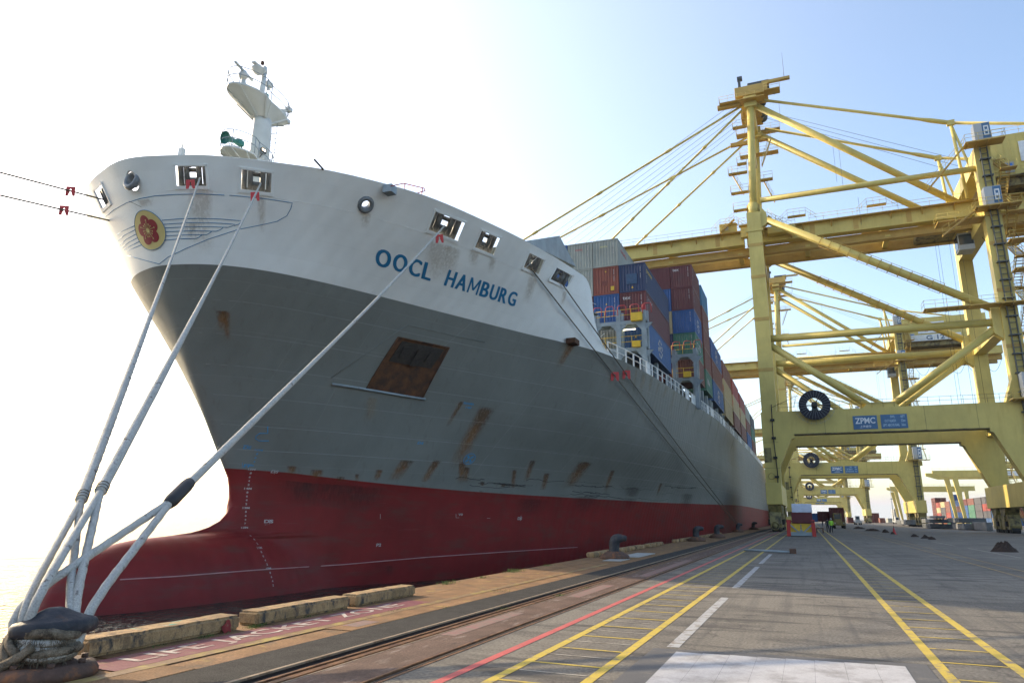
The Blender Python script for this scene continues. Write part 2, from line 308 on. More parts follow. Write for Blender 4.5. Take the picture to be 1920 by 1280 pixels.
# crane rail (thing): rail head, foot and lips
rl=thing('crane_rail','rusty crane rail sunk in its dark channel along the quay edge','rail',(-5.2,0,0))
mb=MB();mb.prism([(-5.21,-.005),(-5.125,-.005),(-5.125,-.035),(-5.155,-.045),(-5.155,-.11),(-5.18,-.11),(-5.18,-.045),(-5.21,-.035)],'y',-30,650);obj('rail_head',mb,M['railsteel'],rl)
mb=MB();mb.prism([(-5.56,.004),(-5.505,.006),(-5.505,-.018),(-5.56,-.018)],'y',-30,650);obj('channel_lip',mb,M['lip'],rl)
mb=MB();mb.prism([(-5.40,-.028),(-5.33,-.02),(-5.33,-.05),(-5.40,-.05)],'y',-30,650);obj('guard_rail',mb,M['railsteel'],rl)
mb=MB();mb.prism([(-5.052,.003),(-5.03,.003),(-5.03,-.12),(-5.052,-.12)],'y',-30,650);obj('channel_lip',mb,M['lip'],rl)
cs=thing('cable_slot','narrow steel lined cable slot between crane rail and red line','cable slot',(-4.25,0,0))
for a,b_ in ((-4.335,-4.30),(-4.19,-4.15)):
    mb=MB();mb.prism([(a,.006),(b_,.006),(b_,-.11),(a,-.11)],'y',-30,650);obj('steel_lip',mb,M['railsteel'],cs)
mb=MB();mb.box(-4.27,-4.235,-30,650,-.05,-.008);obj('slot_cover',mb,M['groove'],cs)
# landside rail
rl=thing('crane_rail','landside crane rail running under the far legs of the yellow cranes','rail',(26.2,0,0))
mb=MB();mb.box(26.15,26.23,20,700,.004,.012);obj('rail_head',mb,M['railsteel'],rl)
# edge slabs
base=bpy.data.objects['quay_wall']
rs=random.Random(5)
def slab(x0,x1,y0,y1,z):
    mb=MB();mb.bbox(x0+.012,x1-.012,y0+.014,y1-.014,-.055,z,.012)
    t=rs.uniform(-.006,.006)
    mb.v=[(x,y,zz+(t*(x-x0) if zz>-.03 else 0)) for x,y,zz in mb.v]
    obj('concrete_slab',mb,M['slab'],base,world=False)
y=-3.0
while y<62:
    ln=3.05+rs.uniform(-.25,.35)
    slab(-8.72,-7.72,y,y+ln,rs.uniform(-.012,.0));slab(-7.72,-6.98,y+.4,y+ln+.4,rs.uniform(-.008,0));slab(-6.98,-6.33,y,y+ln,rs.uniform(-.01,0))
    y+=ln
slab(-8.72,-6.33,62.5,700,-.004)
# painted lines: thin paint sheets 4 mm proud
def lines(name,rects,m,z=.004):
    mb=MB()
    for x0,x1,y0,y1 in rects:
        mb.add([(x0,y0,z),(x1,y0,z),(x1,y1,z),(x0,y1,z)],[(0,1,2,3)])
    return struct(name,mb,m)
lines('red_line',[(-3.69,-3.575,-20,400)],M['p_red'])
lines('yellow_walkway_lines',[(-3.23,-3.115,-20,400),(-2.30,-2.185,-20,400)],M['p_yel'])
lines('yellow_walkway_rungs',[(-3.11,-2.305,5.2+k*1.02,5.26+k*1.02) for k in range(70)],M['p_yel'],.0045)
lines('yellow_lane_lines',[(1.22,1.34,-20,400),(2.02,2.15,-20,400)],M['p_yel'])
lines('yellow_lane_rungs',[(1.345,2.015,5.2+k*1.02,5.255+k*1.02) for k in range(30)],M['p_yel'],.0045)
lines('white_dashed_line',[(-1.86,-1.70,9.95,16.4),(-1.86,-1.70,18.7,27.2),(-1.86,-1.7,29,37)],M['p_white'])
lines('faint_cross_lines',[(-3.1,-2.32,5.75+k*1.02,5.79+k*1.02) for k in range(24)],M['p_thin'],.0042)
lines('far_yellow_lines',[(5.78,5.90,8,300),(6.55,6.66,20,300)],M['p_yelworn'])
lines('far_white_line',[(8.9,9.0,40,52),(8.9,9.0,56,66)],M['p_thin'])
lines('white_board',[(-1.68+k*.323,-1.3595+k*.323,5.5,9.62+.03*k) for k in range(8)],M['p_board'],.009)
mb=MB();mb.add([(-2.0,5.3,.0045),(1.15,5.3,.0045),(1.15,10.1,.0045),(-2.0,9.78,.0045)],[(0,1,2,3)]);struct('dark_board_border',mb,M['p_dark'])
lines('crimson_band',[(-7.66,-7.0,5.9,12.9)],M['p_band'],.003)
lines('worn_yellow_band',[(-6.99,-6.80,4.6,26)],M['p_yelworn'],.003)
lines('pink_patches',[(-5.0,-4.75,9.5,12.2),(-4.9,-4.6,15,18),(-4.7,-4.4,21,30),(-6.75,-6.45,9.6,10.2)],mat('pink_worn_paint',(.26,.11,.10),.85,var=.3,vs=5,col2=(.15,.10,.08),c2scale=5,c2lo=.36,c2hi=.52),.003)
mb=MB();text_on(mb,'LIFE JACKET ZONE',lambda u,v:(-7.08-v,6.35+u,.0075),w=5.9,h=.46,bold=.012);struct('zone_lettering',mb,M['p_letter'])
# kerb blocks at the quay edge
def block(y0,y1,label,x0=-8.25,x1=-7.86,h=.205,cl=None):
    t=thing('kerb_block',label,'kerb block',((x0+x1)/2,(y0+y1)/2,0),group='concrete kerb blocks along the quay edge')
    bm=bmesh.new();bmesh.ops.create_cube(bm,size=1)
    for v in bm.verts: v.co=Vector((x0 if v.co.x<0 else x1,y0 if v.co.y<0 else y1,0 if v.co.z<0 else h))
    bmesh.ops.bevel(bm,geom=bm.edges[:],offset=.035,segments=3,affect='EDGES')
    ed=[e for e in bm.edges if abs((e.verts[0].co-e.verts[1].co).y)>.5*(y1-y0)]
    bmesh.ops.subdivide_edges(bm,edges=ed,cuts=max(3,int((y1-y0)*9)),use_grid_fill=True)
    for v in bm.verts:
        q=v.co*3.1+Vector((0,y0,0));n=noise.noise(q)*.018+noise.noise(q*4)*.007
        v.co+=Vector((n,n*.5,noise.noise(q*1.7+Vector((5,5,5)))*.007)) if v.co.z>.02 else Vector((n,0,0))
        if v.co.z<0:v.co.z=0
    mb=MB();mb.bm(bm);obj('concrete_body',mb,M['kerb'],t)
    return t
M['kerb']=mat('kerb_concrete',(.34,.225,.115),.9,var=.4,vs=3,col2=(.15,.10,.06),c2scale=3,c2lo=.5,c2hi=.68,stretch=(2,2,.7),grain=.25,gs=50,bump=.7,bs=22,col3=(.06,.055,.05),c3scale=5,c3lo=.52,c3hi=.64,c3st=(1.5,1.5,.6),spec=.2)
b1=block(6.2,8.66,'nearest long kerb block with green paint on top and a red daub at its end')
mb=MB();mb.box(-8.20,-7.98,7.05,7.85,.190,.2035);obj('green_paint',mb,mat('green_paint',(.03,.22,.14),.6,var=.3,vs=9,col2=(.35,.27,.17),c2scale=6,c2lo=.5,c2hi=.6),b1)
bm=bmesh.new();bmesh.ops.create_circle(bm,cap_ends=True,radius=1,segments=22)
for v in bm.verts: n=1+.7*noise.noise(v.co*1.7);v.co=Vector((-7.838,8.38+v.co.x*.10*n,.075+v.co.y*.075*n))
mb=MB();mb.bm(bm);obj('red_daub',mb,mat('red_daub',(.22,.02,.02),.8,var=.4,vs=9,col2=(.22,.17,.11),c2scale=9,c2lo=.56,c2hi=.64),b1)
block(9.0,11.42,'second long kerb block, weathered, with grass at its near foot')
block(11.62,13.8,'third kerb block, at the end of the lettering before the open edge')
ORD='first second third fourth fifth sixth seventh eighth ninth tenth eleventh twelfth thirteenth fourteenth fifteenth sixteenth seventeenth eighteenth nineteenth twentieth'.split();ORD+=['twenty '+q for q in ORD[:9]]+['thirtieth']+['thirty '+q for q in ORD[:9]]+['fortieth']+['forty '+q for q in ORD[:9]]
y=29.6;k=0;nb=0
while y<78:
    ln=1.15 if k%3 else 1.0
    if not(abs(y-47.5)<2.2 or abs(y-61.5)<2.0): block(y,y+ln-.12,'%s short pale kerb block in the row beyond the nearest hooked bollard'%ORD[nb],-8.75,-8.40,.20);nb+=1
    y+=ln+.06+(.9 if k%9==8 else 0);k+=1
# weeds
rw=random.Random(3);mb=MB()
def tuft(x,y,n,h,sp):
    h*=.6
    for i in range(n*2//3):
        a=rw.uniform(0,6.28);q=Vector((x+rw.gauss(0,sp),y+rw.gauss(0,sp*2.2),-.01));l=rw.uniform(.4,1)*h;lean=Vector((math.cos(a),math.sin(a),0))*l*rw.uniform(.2,.9);wd=Vector((-math.sin(a),math.cos(a),0))*.006
        mb.add([q-wd,q+wd,q+lean*.5+Vector((0,0,l*.7))+wd*.7,q+lean+Vector((0,0,l))],[(0,1,2),(0,2,3)])
for x,y,n,h,s in ((-7.86,9.0,220,.09,.05),(-7.86,8.0,140,.05,.05),(-7.86,7.2,70,.04,.04),(-7.85,10.2,90,.05,.04),(-8.5,16.5,120,.16,.08),(-8.5,14.6,60,.1,.05),(-8.55,21,240,.16,.12),(-8.5,24,80,.12,.1),(-6.95,11.6,90,.05,.06),(-6.6,15.5,60,.06,.1),(-5.08,15.2,90,.08,.05),(-5.05,17,60,.07,.05),(-8.45,18.5,80,.09,.06),(-6.34,12.2,60,.05,.06),(-5.3,12.6,50,.06,.05)): tuft(x,y,n,h,s)
o=obj('weeds',mb,M['moss'],fix=False);o['kind']='stuff';o['label']='small green weeds in the joints of the quay edge';o['category']='weeds'
def interp(x,xs,ys):
    if x<=xs[0]: return ys[0]
    for i in range(1,len(xs)):
        if x<=xs[i]:
            t=(x-xs[i-1])/(xs[i]-xs[i-1]); return ys[i-1]+t*(ys[i]-ys[i-1])
    return ys[-1]
def pchip(xs,ys):
    n=len(xs);d=[(ys[i+1]-ys[i])/(xs[i+1]-xs[i]) for i in range(n-1)]
    m=[d[0]]+[0 if d[i-1]*d[i]<=0 else 2*d[i-1]*d[i]/(d[i-1]+d[i]) for i in range(1,n-1)]+[d[-1]]
    def f(x):
        if x<=xs[0]: return ys[0]
        if x>=xs[-1]: return ys[-1]
        lo,hi=0,n-1
        while hi-lo>1:
            k=(lo+hi)//2
            if xs[k]<=x: lo=k
            else: hi=k
        h=xs[hi]-xs[lo];t=(x-xs[lo])/h
        return ys[lo]*(1+2*t)*(1-t)**2+m[lo]*h*t*(1-t)**2+ys[hi]*t*t*(3-2*t)+m[hi]*h*t*t*(t-1)
    return f

stemM=pchip([-9,-3,0,2,3.35,4.05,4.85,7.1,9.6,10.6,13.2,14.8,16.3,17.6],[29.3,29.3,29.3,29.25,29.0,28.55,28.0,26.6,25.1,24.5,22.94,22.1,21.2,20.4])
def cur(pts):
    # interpolate b against sqrt(s) for a round nose
    f=pchip([math.sqrt(p[0]) for p in pts],[p[1] for p in pts])
    return lambda s: f(math.sqrt(max(s,0)))
B=18.2
L=[(-9.0,cur([(0,0),(3,1.2),(8,2.8),(15,4.9),(25,7.6),(40,11.2),(60,15),(90,17.8),(115,B)])),
   (-2.35,cur([(0,0),(1,.8),(4,2.2),(7,3.3),(9.9,4.6),(14.9,6.6),(21.9,8.5),(31,10.4),(45,13),(65,16.2),(90,17.8),(115,B)])),
   (3.5,cur([(0,0),(.3,.35),(1.4,.9),(2.5,1.6),(4.5,2.9),(7.5,4.4),(11,6.0),(15.4,7.8),(21,9.5),(29,11.4),(40,13.5),(58,16.1),(75,17.3),(95,18.0),(115,B)])),
   (8.5,cur([(0,0),(.3,.7),(1.5,2.0),(3.5,3.3),(6.5,4.9),(10,6.6),(14,8.6),(18,10.6),(23,12.7),(30,14.8),(40,16.5),(55,17.6),(75,B)])),
   (13.2,cur([(0,0),(.15,.95),(.3,1.5),(.6,2.25),(1.37,3.45),(2.9,4.8),(4.8,5.95),(7.6,7.3),(10.9,8.75),(14.6,10.4),(19,12.4),(21.5,13.7),(25.5,15.3),(31.9,16.5),(40,17.3),(50,17.9),(65,B)])),
   (17.6,cur([(0,0),(.12,1.0),(.4,1.95),(1.0,3.6),(1.9,5.1),(2.87,6.4),(4.1,7.9),(6.07,9.6),(8.54,11.2),(12.1,12.6),(16,13.8),(20,14.7),(23,15.2),(30,16.3),(50,17.9),(65,B)]))]
def mainb(Y,z):
    s=Y-stemM(z)
    if s<=0: return 0.
    zs=[l[0] for l in L]
    if z<=zs[0]: return L[0][1](s)
    if z>=zs[-1]: return L[-1][1](s)
    k=max(i for i in range(len(zs)) if zs[i]<=z); k=min(k,len(zs)-2)
    # Catmull in z
    def bb(i): return L[max(0,min(len(L)-1,i))][1](s)
    z0,z1=zs[k],zs[k+1];t=(z-z0)/(z1-z0);b0,b1=bb(k),bb(k+1)
    d=(b1-b0)/(z1-z0)
    da=(b0-bb(k-1))/(z0-zs[k-1]) if k>0 else d
    dc=(bb(k+2)-b1)/(zs[k+2]-z1) if k+2<len(zs) else d
    m0=0 if da*d<=0 else 2*da*d/(da+d); m1=0 if dc*d<=0 else 2*dc*d/(dc+d)
    h=z1-z0
    if z0>=13.1: m0=d   # knuckle
    if abs(z1-13.2)<.1: m1=d
    return b0*(1+2*t)*(1-t)**2+m0*h*t*(1-t)**2+b1*t*t*(3-2*t)+m1*h*t*t*(t-1)
btop=pchip([19.5,19.7,20.0,20.8,21.9,23.6,25.95,28.0,29.0,31,36],[-4.2,-2.3,-1.35,-.42,.06,.45,.62,.75,.85,.6,-1.5])
fint=pchip([25.9,26.8,27.6,28.2,28.8,29.15,29.4,31],[.60,.72,.88,1.06,1.38,1.8,2.5,3.2])
bwid=pchip([19.5,20,21,22.5,24.5,27,30,34,40],[.05,.9,1.55,2.1,2.5,2.75,3.0,3.2,2.0])
def bulbb(Y,z):
    if Y<=19.5 or Y>40: return 0.
    t=btop(Y);zc=-4.6
    if z>=t: return 0.
    u=(z-zc)/(t-zc)
    if u<-1: return 0.
    return bwid(Y)*math.sqrt(max(0,1-abs(u)**2.4))
def hb(Y,z):
    a,b=mainb(Y,z),bulbb(Y,z)
    if 25.9<Y<31 and z<fint(Y): b=max(b,.30*math.sqrt(min(1.2,fint(Y)-z))*min(1,(31-Y)/1.6)*min(1,(Y-25.9)*2)) if z>-1 else b
    k=.55
    if a>0 and b>0:
        h=max(k-abs(a-b),0)/k; m=max(a,b)+h*h*k*.25
        return m
    return max(a,b)
redz=pchip([27,28,31,33,36,40,44,50,57,69,86,102,121,150,330],[3.97,3.95,3.88,3.72,3.52,3.34,3.22,3.15,3.13,3.13,3.25,3.43,3.66,3.7,3.7])
deckz=pchip([20,72,85,97,120,155,330],[13.2,13.2,13.6,14.1,14.4,14.8,14.8])
topz=pchip([20,43.6,44.6,45.3,46.0,46.8,47.6,48.8,50.5],[17.6,17.6,17.3,16.6,15.6,14.7,14.0,13.45,13.2])
# ------------------------------------------------------------------ container ship
def hit(px,py):
    d=ray(px,py);prev=8.;t=8.
    while t<260:
        p=d*t;Y=p.y
        if 19<Y<335 and p.z+H<18.6 and abs(p.x-XC)<hb(Y,p.z+H):
            a,b=prev,t
            for k in range(24):
                m=(a+b)/2;q=d*m
                if abs(q.x-XC)<hb(q.y,q.z+H): b=m
                else: a=m
            q=d*b;return q.y,q.z+H,(1 if q.x>XC else -1)
        prev=t;t+=.12 if t<100 else .5
    return None
def hp(Y,z,off=.015,side=1):
    b=hb(Y,z);e=.04
    dy=(hb(Y+e,z)-hb(Y-e,z))/(2*e);dz=(hb(Y,z+e)-hb(Y,z-e))/(2*e)
    n=Vector((1,-dy,-dz)).normalized();q=Vector((b,Y,z))+n*off
    return Vector((XC+side*q.x,q.y,q.z))
def hnorm(Y,z):
    e=.05;dy=(hb(Y+e,z)-hb(Y-e,z))/(2*e);dz=(hb(Y,z+e)-hb(Y,z-e))/(2*e)
    return Vector((1,-dy,-dz)).normalized()
def onhull(px,py,off=.015):
    h=hit(px,py)
    return hp(h[0],h[1],off,h[2]) if h else None
def Ystart(zf):
    Y=18.5
    while Y<34 and hb(Y,zf(Y))<=0: Y+=.05
    a,b=Y-.05,Y
    for k in range(20):
        m=(a+b)/2
        if hb(m,zf(m))>0:b=m
        else:a=m
    return b
ship=thing('container_ship','huge grey and white container ship with red underside, moored bow first along the quay','ship',(XC,20,WZ))
YE=330.
def loft(zfs,n,p,ye,mi):
    """rows of the hull surface, port side round the stem to starboard"""
    mb=MB();rows=[]
    for zf in zfs:
        ys=Ystart(zf);st=[];
        for i in range(n+1):
            Y=ys+(ye-ys)*(i/n)**p;z=zf(Y);st.append((hb(Y,z) if i else 0.,Y,z))
        rows.append([(XC-b,Y,z) for b,Y,z in st[::-1]]+[(XC+b,Y,z) for b,Y,z in st[1:]])
    k=2*n+1;o=0
    mb.v=[q for r_ in rows for q in r_]
    for i in range(len(rows)-1):
        for j in range(k-1):
            mb.f.append((i*k+j,i*k+j+1,(i+1)*k+j+1,(i+1)*k+j));mb.m.append(mi(i));mb.sm.append(True)
    return mb
zl=[-6,-4.5,-3.6,-3.0,-2.6]+[-2.4+.13*i for i in range(27)]+[1.3,1.7,2.1,2.5,3,3.5,3.97]
zfs=[(lambda Y,t=(z+6)/9.97: -6+(redz(Y)+6)*t) for z in zl]
nr=len(zfs)
NG=18
zfs+=[(lambda Y,t=i/NG: redz(Y)+(deckz(Y)-redz(Y))*t) for i in range(1,NG+1)]
obj('hull',loft(zfs,120,2.3,YE,lambda i:0 if i<nr-1 else 1),[M['ship_red'],M['ship_grey']],ship)
# bow bulwark with mooring windows cut through
NW=12
bw=loft([(lambda Y,t=i/NW: KN+(max(topz(Y),KN+.02)-KN)*t) for i in range(NW+1)],110,1.9,50.4,lambda i:0)
bwo=obj('bulwark',bw,M['ship_white'],ship)
so_=bwo.modifiers.new('s','SOLIDIFY');so_.thickness=.07;so_.offset=-1
WINS=[(21.42,22.0,-1,.62),(21.63,0,1,0),(23.2,0,1,0),(31.0,0,1,0),(34.1,0,1,0),(38.2,0,1,0),(41.3,0,1,0)]
# windows: (px corners: top left, top right, bottom right, bottom left)
WPX=[((189,344),(206,377),(191,395),(177,359)),((333,307),(385,308),(395,350),(329,349)),((456,315),(509,321),(515,364),(446,356)),((813,401),(868,420),(860,456),(796,433)),
     ((902,434),(936,447),(927,481),(884,466)),((993,474),(1020,487),(1011,517),(978,501)),((1045,498),(1076,514),(1062,543),(1028,526))]
cut=MB();frames=[]
for q in WPX:
    hs=[hit(*p) for p in q];side=hs[0][2]
    zt,zb=17.22,16.36
    cs=[hp(hs[0][0],zt,0,side),hp(hs[1][0],zt,0,side),hp(hs[2][0],zb,0,side),hp(hs[3][0],zb,0,side)]
    if side<0: # far side of the nose: order swaps
        pass
    c=sum(cs,Vector())/4;u=((cs[1]-cs[0])+(cs[2]-cs[3])).normalized();v=((cs[0]-cs[3])+(cs[1]-cs[2])).normalized();n=u.cross(v).normalized()
    if n.dot(Vector((0,0,H))-c)<0:n=-n
    wd=((cs[1]-cs[0]).length+(cs[2]-cs[3]).length)/2;ht=((cs[0]-cs[3]).length+(cs[1]-cs[2]).length)/2
    cs2=[c+u*(-wd/2)+v*ht/2,c+u*wd/2+v*ht/2,c+u*wd/2-v*ht/2,c-u*wd/2-v*ht/2]
    cut.add([p+n*.6 for p in cs2]+[p-n*.6 for p in cs2],[(0,1,2,3),(7,6,5,4),(0,4,5,1),(1,5,6,2),(2,6,7,3),(3,7,4,0)])
    frames.append((c,u,v,n,wd,ht))
CH=[]
for px,py,rad in ((248,337,.36),(686,384,.33)):
    h=hit(px,py);c=hp(h[0],h[1],0,h[2]);n=hnorm(h[0],h[1]) if px>300 else Vector((0,-1,.15)).normalized()
    if px<300:c=Vector((XC,20.9,16.75))
    u=Vector((0,0,1)).cross(n).normalized();v=n.cross(u)
    pr=[c+(u*math.cos(a)+v*math.sin(a))*rad for a in [2*math.pi*k/20 for k in range(20)]]
    cut.add([p+n*.7 for p in pr]+[p-n*.7 for p in pr],[tuple(range(20)),tuple(range(39,19,-1))]+[(k,k+20,(k+1)%20+20,(k+1)%20) for k in range(20)])
    CH.append((c,u,v,n,rad))
co_=obj('cut',cut,M['ship_white'])
bo=bwo.modifiers.new('b','BOOLEAN');bo.object=co_;bo.solver='EXACT';bo.operation='DIFFERENCE'
dg=bpy.context.evaluated_depsgraph_get();co_.matrix_world;bwo.location=bwo.location
# cutter must share the bulwark's space
bpy.context.view_layer.update();dg.update()
me=bpy.data.meshes.new_from_object(bwo.evaluated_get(dg));bwo.modifiers.clear();bwo.data=me
me.set_sharp_from_angle(angle=R_(30))
bpy.data.objects.remove(co_)
# window frames and rollers
for i,(c,u,v,n,wd,ht) in enumerate(frames):
    P=lambda a,b,d=0.:c+u*a+v*b+n*d
    fr=MB();t=.05
    fr.beam(P(-wd/2-t,ht/2,.02),P(wd/2+t,ht/2,.02),.10,t,n);fr.beam(P(-wd/2-t,-ht/2,.03),P(wd/2+t,-ht/2,.03),.16,t,n)
    fr.beam(P(-wd/2,-ht/2,.02),P(-wd/2,ht/2,.02),.10,t,n);fr.beam(P(wd/2,-ht/2,.02),P(wd/2,ht/2,.02),.10,t,n)
    fo=obj('fairlead',fr,M['ship_white'],ship)
    k=4 if wd>1.15 else 2
    xs=[-.40*wd,-.21*wd,.17*wd,.37*wd] if k==4 else [-.27*wd,.27*wd]
    rr=wd*(.085 if k==4 else .15)
    for a in xs:
        mb=MB();mb.tube([P(a,-ht/2+.04,-.28),P(a,ht/2-.09,-.28)],rr,12);obj('roller',mb,M['fair_grey'],fo)
    cx=sum(xs[1:3])/2 if k==4 else 0
    hw=(xs[2]-xs[1] if k==4 else xs[1]-xs[0])/2
    mb=MB();mb.tube([P(cx-hw,ht*.25,-.33),P(cx+hw,ht*.25,-.33)],ht*.10,12);obj('roller',mb,M['fair_grey'],fo)
    mb=MB();mb.tube([P(cx-hw,-ht*.2,-.33),P(cx+hw,-ht*.2,-.33)],ht*.13,12);mb.beam(P(cx-hw,-ht*.38,-.35),P(cx+hw,-ht*.38,-.35),.2,ht*.12,n);obj('roller',mb,M['fair_grey'],fo)
    mb=MB();mb.beam(P(-wd/2+.03,ht/2-.06,-.33),P(wd/2-.12,ht/2-.06,-.33),.12,.05,n);mb.beam(P(-wd/2+.02,-ht/2+.03,-.33),P(wd/2-.15,-ht/2+.03,-.33),.2,.05,n)
    for a in (-.1*wd,.28*wd): mb.beam(P(a,ht/2-.02,-.3),P(a,ht/2-.14,-.3),.05,.1,u)
    obj('roller_frame',mb,M['fair_grey'],fo)
for c,u,v,n,rad in CH:
    mb=MB();N=28;ring=[]
    prof=[(rad*.62,-.30),(rad*.62,-.05),(rad*.72,.08),(rad*.95,.14),(rad*1.25,.10),(rad*1.38,0.),(rad*1.38,-.08)]
    vs=[];fs=[]
    for q,zz in prof:
        for j in range(N):
            a=2*math.pi*j/N;vs.append(c+(u*math.cos(a)*.92+v*math.sin(a))*q+n*zz)
    for i in range(len(prof)-1):
        for j in range(N): fs.append((i*N+j,i*N+(j+1)%N,(i+1)*N+(j+1)%N,(i+1)*N+j))
    mb.add(vs,fs,True);obj('mooring_chock',mb,M['chock_grey'],ship)
# decks
mb=MB();Ys=[20.6+i*.6 for i in range(50)]
for z,ya,yb,nm in ((15.7,20.9,47.,'forecastle_deck'),(13.05,40,YE,'main_deck')):
    mb=MB();n=60;vs=[]
    for i in range(n+1):
        Y=ya+(yb-ya)*(i/n)**1.6;b=max(hb(Y,z)-.12,.02);zz=z if nm[0]=='f' else deckz(Y)-.12
        vs+=[(XC-b,Y,zz),(XC+b,Y,zz)]
    mb.add(vs,[(2*i,2*i+1,2*i+3,2*i+2) for i in range(n)]);obj(nm,mb,M['deck'],ship)
# breakwater / deflector plate at the end of the forecastle
mb=MB();pl=[ony(1077,496,43.6),ony(985,450,43.6),ony(1049,443,43.6),ony(1077,496,43.6)]
a=onhull(985,452,0);b_=onhull(1077,497,0)
a=Vector((-15.6,41.5,17.3));
pa=onx(984,452,-15.2);pb=onx(1049,442,-15.2);pc=onx(1080,500,-15.2)
mb.add([pa,pb,pc,pa+Vector((-9,1,0)),pb+Vector((-9,1,0)),pc+Vector((-9,1,0))],[(0,1,2),(3,5,4),(0,3,4,1),(1,4,5,2),(0,2,5,3)]);obj('breakwater_plate',mb,M['steelgrey'],ship)
# anchor pocket: flat rust patch, colour darkened to stand for a shaded recess
rp=MB()
PK=[(33.15,11.47),(36.45,11.47),(36.62,8.52),(33.1,8.52)]
def bil(cs,s,t):
    a=[cs[0][k]+(cs[1][k]-cs[0][k])*s for k in (0,1)];b=[cs[3][k]+(cs[2][k]-cs[3][k])*s for k in (0,1)]
    return a[0]+(b[0]-a[0])*t,a[1]+(b[1]-a[1])*t
def patch(cs,n=10,m=10,off=.012,name='patch',mt=None,parent=ship,depth=0.):
    vs=[];fs=[];uv=[]
    for i in range(n+1):
        for j in range(m+1):
            Y,z=bil(cs,i/n,j/m);vs.append(hp(Y,z,off));uv.append((i/n,j/m))
    for i in range(n):
        for j in range(m): fs.append((i*(m+1)+j,(i+1)*(m+1)+j,(i+1)*(m+1)+j+1,i*(m+1)+j+1))
    mb=MB();mb.add(vs,fs,True);o=obj(name,mb,mt,parent,fix=False)
    ul=o.data.uv_layers.new(name='UVMap')
    for lp in o.data.loops: ul.data[lp.index].uv=uv[lp.vertex_index]
    return o
M['seam_lit_grey']=mat('seam_lit_grey',(.25,.27,.26),.5)  # lighter than the hull grey, painting the light that weld beads catch
M['markblue']=mat('mark_blue',(.04,.22,.42),.55)
def smoothp(P):
    Q=[P[0]]
    for a,b in zip(P,P[1:]): Q+=[a.lerp(b,.25),a.lerp(b,.75)]
    return Q+[P[-1]]
def streakmat(name,c,c2,hard=.0,amt=1.,top=True):
    m=bpy.data.materials.new(name);m.use_nodes=True;nt=m.node_tree;p=nt.nodes['Principled BSDF'];L=nt.links.new
    uv=_n(nt,'ShaderNodeUVMap');se=_n(nt,'ShaderNodeSeparateXYZ');L(uv.outputs[0],se.inputs[0]);geo=_n(nt,'ShaderNodeNewGeometry')
    def math_(op,a,b=None,c_=None):
        n=_n(nt,'ShaderNodeMath',operation=op)
        for i,q in enumerate((a,b,c_)):
            if q is None: continue
            if isinstance(q,(int,float)): n.inputs[i].default_value=q
            else: L(q,n.inputs[i])
        return n.outputs[0]
    mp=_n(nt,'ShaderNodeMapping');mp.inputs['Scale'].default_value=(9,9,1.3);L(geo.outputs['Position'],mp.inputs[0])
    n=_n(nt,'ShaderNodeTexNoise');n.inputs['Scale'].default_value=1;n.inputs['Detail'].default_value=6;L(mp.outputs[0],n.inputs['Vector'])
    n2=_n(nt,'ShaderNodeTexNoise');n2.inputs['Scale'].default_value=2.2;n2.inputs['Detail'].default_value=5;L(geo.outputs['Position'],n2.inputs['Vector'])
    x=math_('ABSOLUTE',math_('SUBTRACT',se.outputs[0],.5))     # 0 centre .5 edge
    ex=math_('SUBTRACT',1.,math_('MULTIPLY',x,2.))
    ey=math_('SUBTRACT',1.,se.outputs[1])
    et=math_('MINIMUM',math_('MULTIPLY',se.outputs[1],14.),1.)
    a=math_('MULTIPLY',math_('MULTIPLY',ex,ey),et)
    a=math_('MULTIPLY',math_('POWER',a,.8),math_('MULTIPLY_ADD',n.outputs[0],3.4,-.75))
    a=math_('MULTIPLY',a,1.5*amt)
    cl=_n(nt,'ShaderNodeClamp');L(a,cl.inputs[0]);cl.inputs[2].default_value=min(1.,.92*amt)
    L(cl.outputs[0],p.inputs['Alpha'])
    cf=_n(nt,'ShaderNodeClamp');L(math_('MULTIPLY_ADD',se.outputs[1],-1.3,math_('MULTIPLY_ADD',n2.outputs[0],1.4,.1)),cf.inputs[0]);mx=_n(nt,'ShaderNodeMix',data_type='RGBA');L(cf.outputs[0],mx.inputs[0]);mx.inputs[6].default_value=(*c,1);mx.inputs[7].default_value=(*c2,1);L(mx.outputs[2],p.inputs['Base Color']);p.inputs['Roughness'].default_value=.85
    return m
M['streak']=streakmat('rust_streak',(.30,.12,.02),(.06,.022,.008),amt=.62)
M['streak_soft']=streakmat('rust_stain_soft',(.42,.27,.12),(.33,.26,.17),amt=.26)
M['smudge']=streakmat('dark_smudge',(.06,.02,.02),(.03,.012,.012),amt=.33)
# anchor pocket
ap=MB();cs=[hp(*bil(PK,s,t),-.55) for s,t in ((0,0),(1,0),(1,1),(0,1))];fr_=[hp(*bil(PK,s,t),.02) for s,t in ((0,0),(1,0),(1,1),(0,1))]
patch(PK,14,14,.012,'anchor_pocket',M['rust'])
mb=MB()
mb.tube([hp(*p,.06) for p in [(31.2,8.62),(32.5,8.6),(34,8.56),(35.5,8.52),(36.8,8.5)]],.07,8);obj('pocket_lip',mb,M['steelgrey'],ship)
mb=MB()
mb.tube([hp(*bil(PK,s,0),.03) for s in (0,.25,.5,.75,1)],.05,8);mb.tube([hp(*bil(PK,1,t),.03) for t in (0,.25,.5,.75,1)],.045,8);mb.tube([hp(*bil(PK,0,t),.03) for t in (0,.25,.5,.75,1)],.045,8)
obj('pocket_rim',mb,M['rust'],ship)
